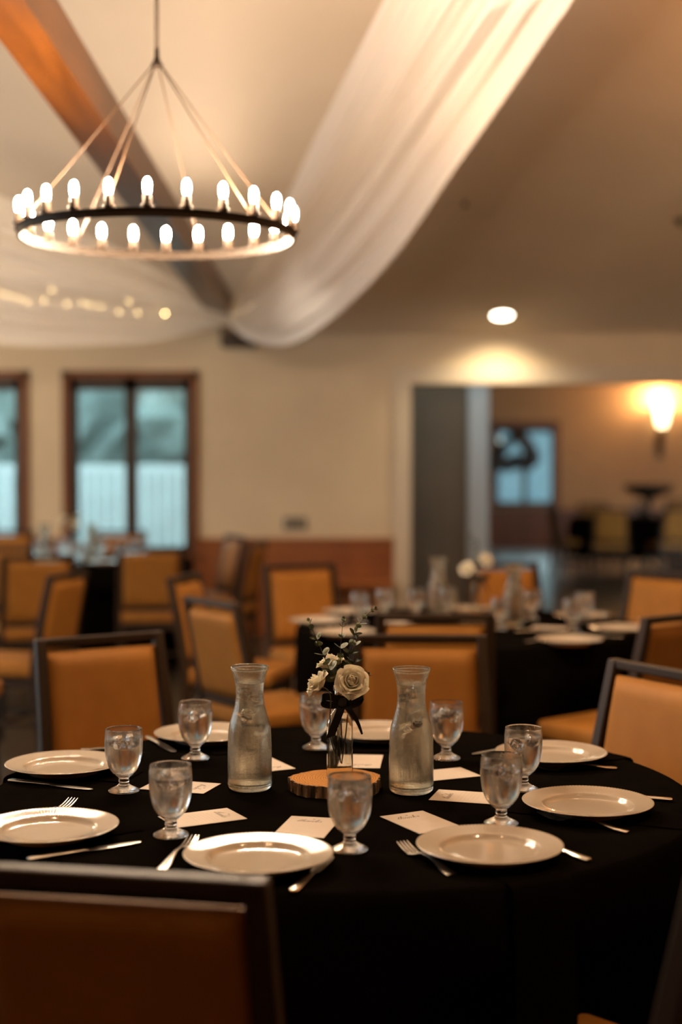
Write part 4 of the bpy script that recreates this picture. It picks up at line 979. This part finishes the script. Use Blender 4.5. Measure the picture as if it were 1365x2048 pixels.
swag('fabric_drape', 'white sheer fabric swag sweeping from the beam end up to the right', [
    ((455, 622), (462, 652), 10.55, 0.02), ((492, 568), (505, 682), 10.1, 0.05), ((548, 468), (585, 688), 9.4, 0.15), ((600, 355), (690, 622), 8.5, 0.2), ((655, 240), (800, 508), 7.6, 0.2),
    ((712, 120), (918, 335), 6.7, 0.2), ((775, -10), (1040, 158), 5.8, 0.2), ((835, -140), (1160, -18), 5.0, 0.2), ((900, -270), (1290, -190), 4.3, 0.2)],
    M_drape, [(3, 1.0, 0.3), (5, 0.7, 1.9), (9, 0.35, 4.0), (14, 0.18, 2.0)], 0.030, nx=110, ns=12, group='ceiling drapes')
swag('fabric_drape', 'white sheer fabric swag hanging from the beam end out to the left', [
    ((455, 618), (458, 648), 10.5, 0.02), ((395, 585), (405, 660), 10.1, 0.1), ((280, 520), (300, 684), 9.5, 0.3), ((140, 455), (150, 694), 8.9, 0.4), ((0, 395), (0, 692), 8.3, 0.4), ((-160, 340), (-160, 670), 7.7, 0.4), ((-330, 290), (-330, 640), 7.1, 0.4)],
    M_drape2, [(3, 1.0, 1.3), (6, 0.6, 0.9), (11, 0.3, 4.0)], 0.035, nx=90, ns=12, group='ceiling drapes', phase=0.6)
# fairy lights
fl = thing('fairy_light_string', 'string of tiny warm lights glowing behind the left sheer drape', 'fairy lights', tuple(at(200, 600, Y=9.7)))
f0 = Vector(fl.location)
FP = [(4, 588), (20, 592), (38, 597), (55, 604), (88, 601), (104, 560+20), (134, 608), (165, 575+30), (180, 611), (202, 613), (238, 624), (275, 626), (330, 627), (258, 603)]
pts = [at(x, y, Y=9.75-0.0006*x)-f0 for x, y in FP]
bm = bmesh.new(); tube(bm, [p_+Vector((0, 0, 0.008)) for p_ in sorted(pts, key=lambda v: v.x)], 0.0012, 5); obj('wire', bm, M_sash, fl)
bmF = bmesh.new(); bmesh.ops.create_icosphere(bmF, subdivisions=2, radius=0.006); mf = bpy.data.meshes.new('fairy_bulb'); bmF.to_mesh(mf); bmF.free(); mf.materials.append(M_fairy)
for p_ in pts:
    o = bpy.data.objects.new('fairy_bulb', mf); C.objects.link(o); o.parent = fl; o.location = p_
fl2 = thing('fairy_light_string', 'short end of tiny warm lights on the beam where the two drapes meet', 'fairy lights', tuple(at(436, 587, Y=9.85)))
f0 = Vector(fl2.location); pts = [at(x, y, Y=d_)-f0 for x, y, d_ in ((436, 587, 9.85), (487, 622, 10.35), (500, 610, 10.3))]
bm = bmesh.new(); tube(bm, [p_+Vector((0, 0, 0.009)) for p_ in pts], 0.0015, 5); obj('wire', bm, M_cable, fl2)
for p_ in pts:
    o = bpy.data.objects.new('fairy_bulb', mf); C.objects.link(o); o.parent = fl2; o.location = p_

# ================================================================== CEILING FITTINGS
def on_ceiling(px, py):
    a = at(px, py, Y=1.0)-Vector((0, 0, 1.45)); y = (ZW+SL*YW-1.45)/(a.z+SL); return Vector((a.x*y, y, 1.45+a.z*y))
pc = on_ceiling(1005, 630); tilt = math.atan(SL)
rl = thing('recessed_light', 'round recessed ceiling light shining above the wide opening', 'ceiling light', tuple(pc)); rl.rotation_euler = (-tilt, 0, 0)
bm = bmesh.new(); lathe(bm, [(0.082, -0.001), (0.105, -0.001), (0.105, -0.006), (0.085, -0.008), (0.082, -0.001)], 40); obj('trim_ring', bm, M_casing, rl, True, 40)
bm = bmesh.new(); lathe(bm, [(0, -0.004), (0.083, -0.004), (0.083, -0.001), (0, -0.001)], 40); obj('lens', bm, M_can, rl)
light('recessed_light_beam', 'SPOT', pc+Vector((0.0, 0, -0.03)), 75, (1.0, 0.78, 0.5), 0.06, spot=math.radians(140), blend=0.9)
for px_, py_, lab in ((930, 402, 'small sprinkler head on the ceiling just right of the big drape'), (1360, 440, 'small dark sprinkler head on the ceiling at the right edge')):
    pc2 = on_ceiling(px_, py_); t = thing('sprinkler_head', lab, 'sprinkler', tuple(pc2), 0, 'sprinkler heads'); t.rotation_euler = (-tilt, 0, 0)
    bm = bmesh.new(); lathe(bm, [(0, 0), (0.035, 0), (0.035, -0.004), (0.012, -0.008), (0, -0.008)], 20); obj('escutcheon', bm, M_casing if px_ < 1000 else M_bronze, t)
    bm = bmesh.new(); lathe(bm, [(0, -0.006), (0.008, -0.006), (0.008, -0.03), (0.02, -0.032), (0.02, -0.035), (0, -0.036)], 16); obj('deflector', bm, M_bronze, t)

# wall plate
pw = at(591, 1047, Y=YW); t = thing('wall_switch_plate', 'grey switch plate on the cream wall above the wainscot', 'switch plate', (pw.x, YW, pw.z))
bm = bmesh.new(); box(bm, (-0.10, -0.012, -0.055), (0.10, 0, 0.055), 0.004); obj('plate', bm, mat('dull_metal_plate', (0.16, 0.14, 0.11), 0.5, metal=0.3), t)
for k in range(3):
    bm = bmesh.new(); box(bm, (-0.075+k*0.055, -0.017, -0.03), (-0.040+k*0.055, -0.011, 0.03), 0.002); obj('switch', bm, mat('switch_insert', (0.35, 0.31, 0.25) if k != 1 else (0.10, 0.09, 0.07), 0.5), t)

# wooden bench against the wainscot
t = thing('wooden_bench', 'low orange wooden bench against the wainscot, behind the middle table', 'bench', (0.10, 11.74, 0))
bm = bmesh.new(); box(bm, (-0.32, -0.2, 0.44), (0.33, 0.2, 0.48), 0.006); obj('bench_top', bm, M_wood, t)
for sx in (-1, 1):
    bm = bmesh.new(); box(bm, (sx*0.27-0.02, -0.17, 0), (sx*0.27+0.02, 0.17, 0.44), 0.004); obj('leg', bm, M_chairframe, t)

# ================================================================== BACK ROOM
ps = at(1320, 845, Y=25.0)
t = thing('wall_sconce', 'glowing wall sconce with flared shade on the back room wall', 'wall lamp', (ps.x, 25.0, ps.z))
bm = bmesh.new(); lathe(bm, smoothprof([(0.02, -0.16), (0.07, -0.12), (0.11, 0.05), (0.15, 0.26)], 4)+smoothprof([(0.145, 0.26), (0.105, 0.05), (0.065, -0.11), (0.0, -0.14)], 4), 24, (0, -0.2, 0.06)); obj('lamp_shade', bm, emit('lit_sconce_shade', (1.0, 0.72, 0.40), 7), t, True)
bm = bmesh.new(); tube(bm, [(0, -0.2, -0.08), (0, -0.19, -0.3), (0, -0.12, -0.5)], [0.05, 0.045, 0.03], 10); box(bm, (-0.06, -0.03, -0.62), (0.06, 0, -0.2), 0.01); box(bm, (-0.02, -0.19, -0.42), (0.02, -0.02, -0.38)); obj('wall_bracket', bm, M_bronze, t)
light('sconce_glow', 'POINT', (ps.x, 24.75, ps.z+0.42), 110, (1.0, 0.62, 0.30), 0.1)
light('back_room_fill', 'POINT', (6.0, 22.0, 2.9), 70, (1.0, 0.52, 0.25), 0.2)  # unseen fill added to lift the back room's ambient light
# wreath hanging in front of the back window
pwz = at(1032, 905, Y=24.9)
t = thing('twig_wreath', 'dark twiggy heart-shaped wreath hanging in the back room window', 'wreath', (pwz.x, 24.85, pwz.z))
bm = bmesh.new(); rnd = random.Random(9)
def heart(a, k=0.0205): return Vector((k*16*math.sin(a)**3, 0, -k*(13*math.cos(a)-5*math.cos(2*a)-2*math.cos(3*a)-math.cos(4*a))))
for j in range(60):
    off = [Vector((rnd.gauss(0, 0.05), rnd.gauss(0, 0.03), rnd.gauss(0, 0.05))) for _ in range(9)]
    a0 = rnd.uniform(0, 6.28)
    tube(bm, crom([heart(a0+q*0.5)*rnd.uniform(0.85, 1.1)+off[q] for q in range(7)], 3), 0.018, 5)
obj('twigs', bm, M_sash, t)
bm = bmesh.new(); tube(bm, [(0, 0.02, 0.10), (0, 0.02, 0.58)], 0.004, 5); obj('hanging_cord', bm, M_sash, t)
g5 = 'round tables of the back room'
for (tx, ty, lab, lab2) in ((3.75, 18.6, 'round table of the back room nearer the wreath window', 'dark cloth on the back room table nearer the wreath window'), (5.3, 20.3, 'round table of the back room farther right', 'dark cloth on the back room table farther right')):
    folding_table(tx, ty, lab, g5); tablecloth(tx, ty, lab2, 'dark cloths in the back room', zb=0.25)
gb = 'chairs in the back room'
bl = ['dark dining chair in the back room, its back to us, left of the pair', 'dark dining chair in the back room, its back to us, right of the pair', 'dark dining chair at the left side of the nearer back room table',
      'dark dining chair beyond the nearer back room table', 'dark dining chair at the right side of the nearer back room table', 'dark dining chair at the far right back room table, its back to us', 'dark dining chair between the two back room tables', 'dark dining chair beyond the farther back room table']
for (x, y, fx, fy), lab in zip(((3.30, 17.35, 0.15, 1), (4.15, 17.4, -0.2, 1), (2.72, 18.4, 1, 0.1), (3.5, 19.7, 0.2, -1), (4.8, 18.3, -1, 0.2), (5.3, 19.1, 0, 1), (4.2, 20.1, 1, 0), (5.1, 21.4, 0, -1)), bl):
    place_chair(x, y, fx, fy, lab, gb)
t = thing('dark_bowl', 'wide dark footed bowl standing on a back room table', 'bowl', (4.05, 18.7, ZT))
bm = bmesh.new(); lathe(bm, smoothprof([(0, 0.0), (0.12, 0.0), (0.10, 0.03), (0.045, 0.08), (0.05, 0.22), (0.14, 0.28), (0.28, 0.34), (0.33, 0.42)], 3)+smoothprof([(0.31, 0.42), (0.26, 0.36), (0.12, 0.31), (0, 0.30)], 3), 32); obj('bowl', bm, M_sash, t, True, 50)
bm = bmesh.new(); lathe(bm, [(0.33, 0.42), (0.345, 0.425), (0.345, 0.435), (0.31, 0.435), (0.31, 0.42), (0.33, 0.42)], 32); obj('rim', bm, M_bronze, t, True)
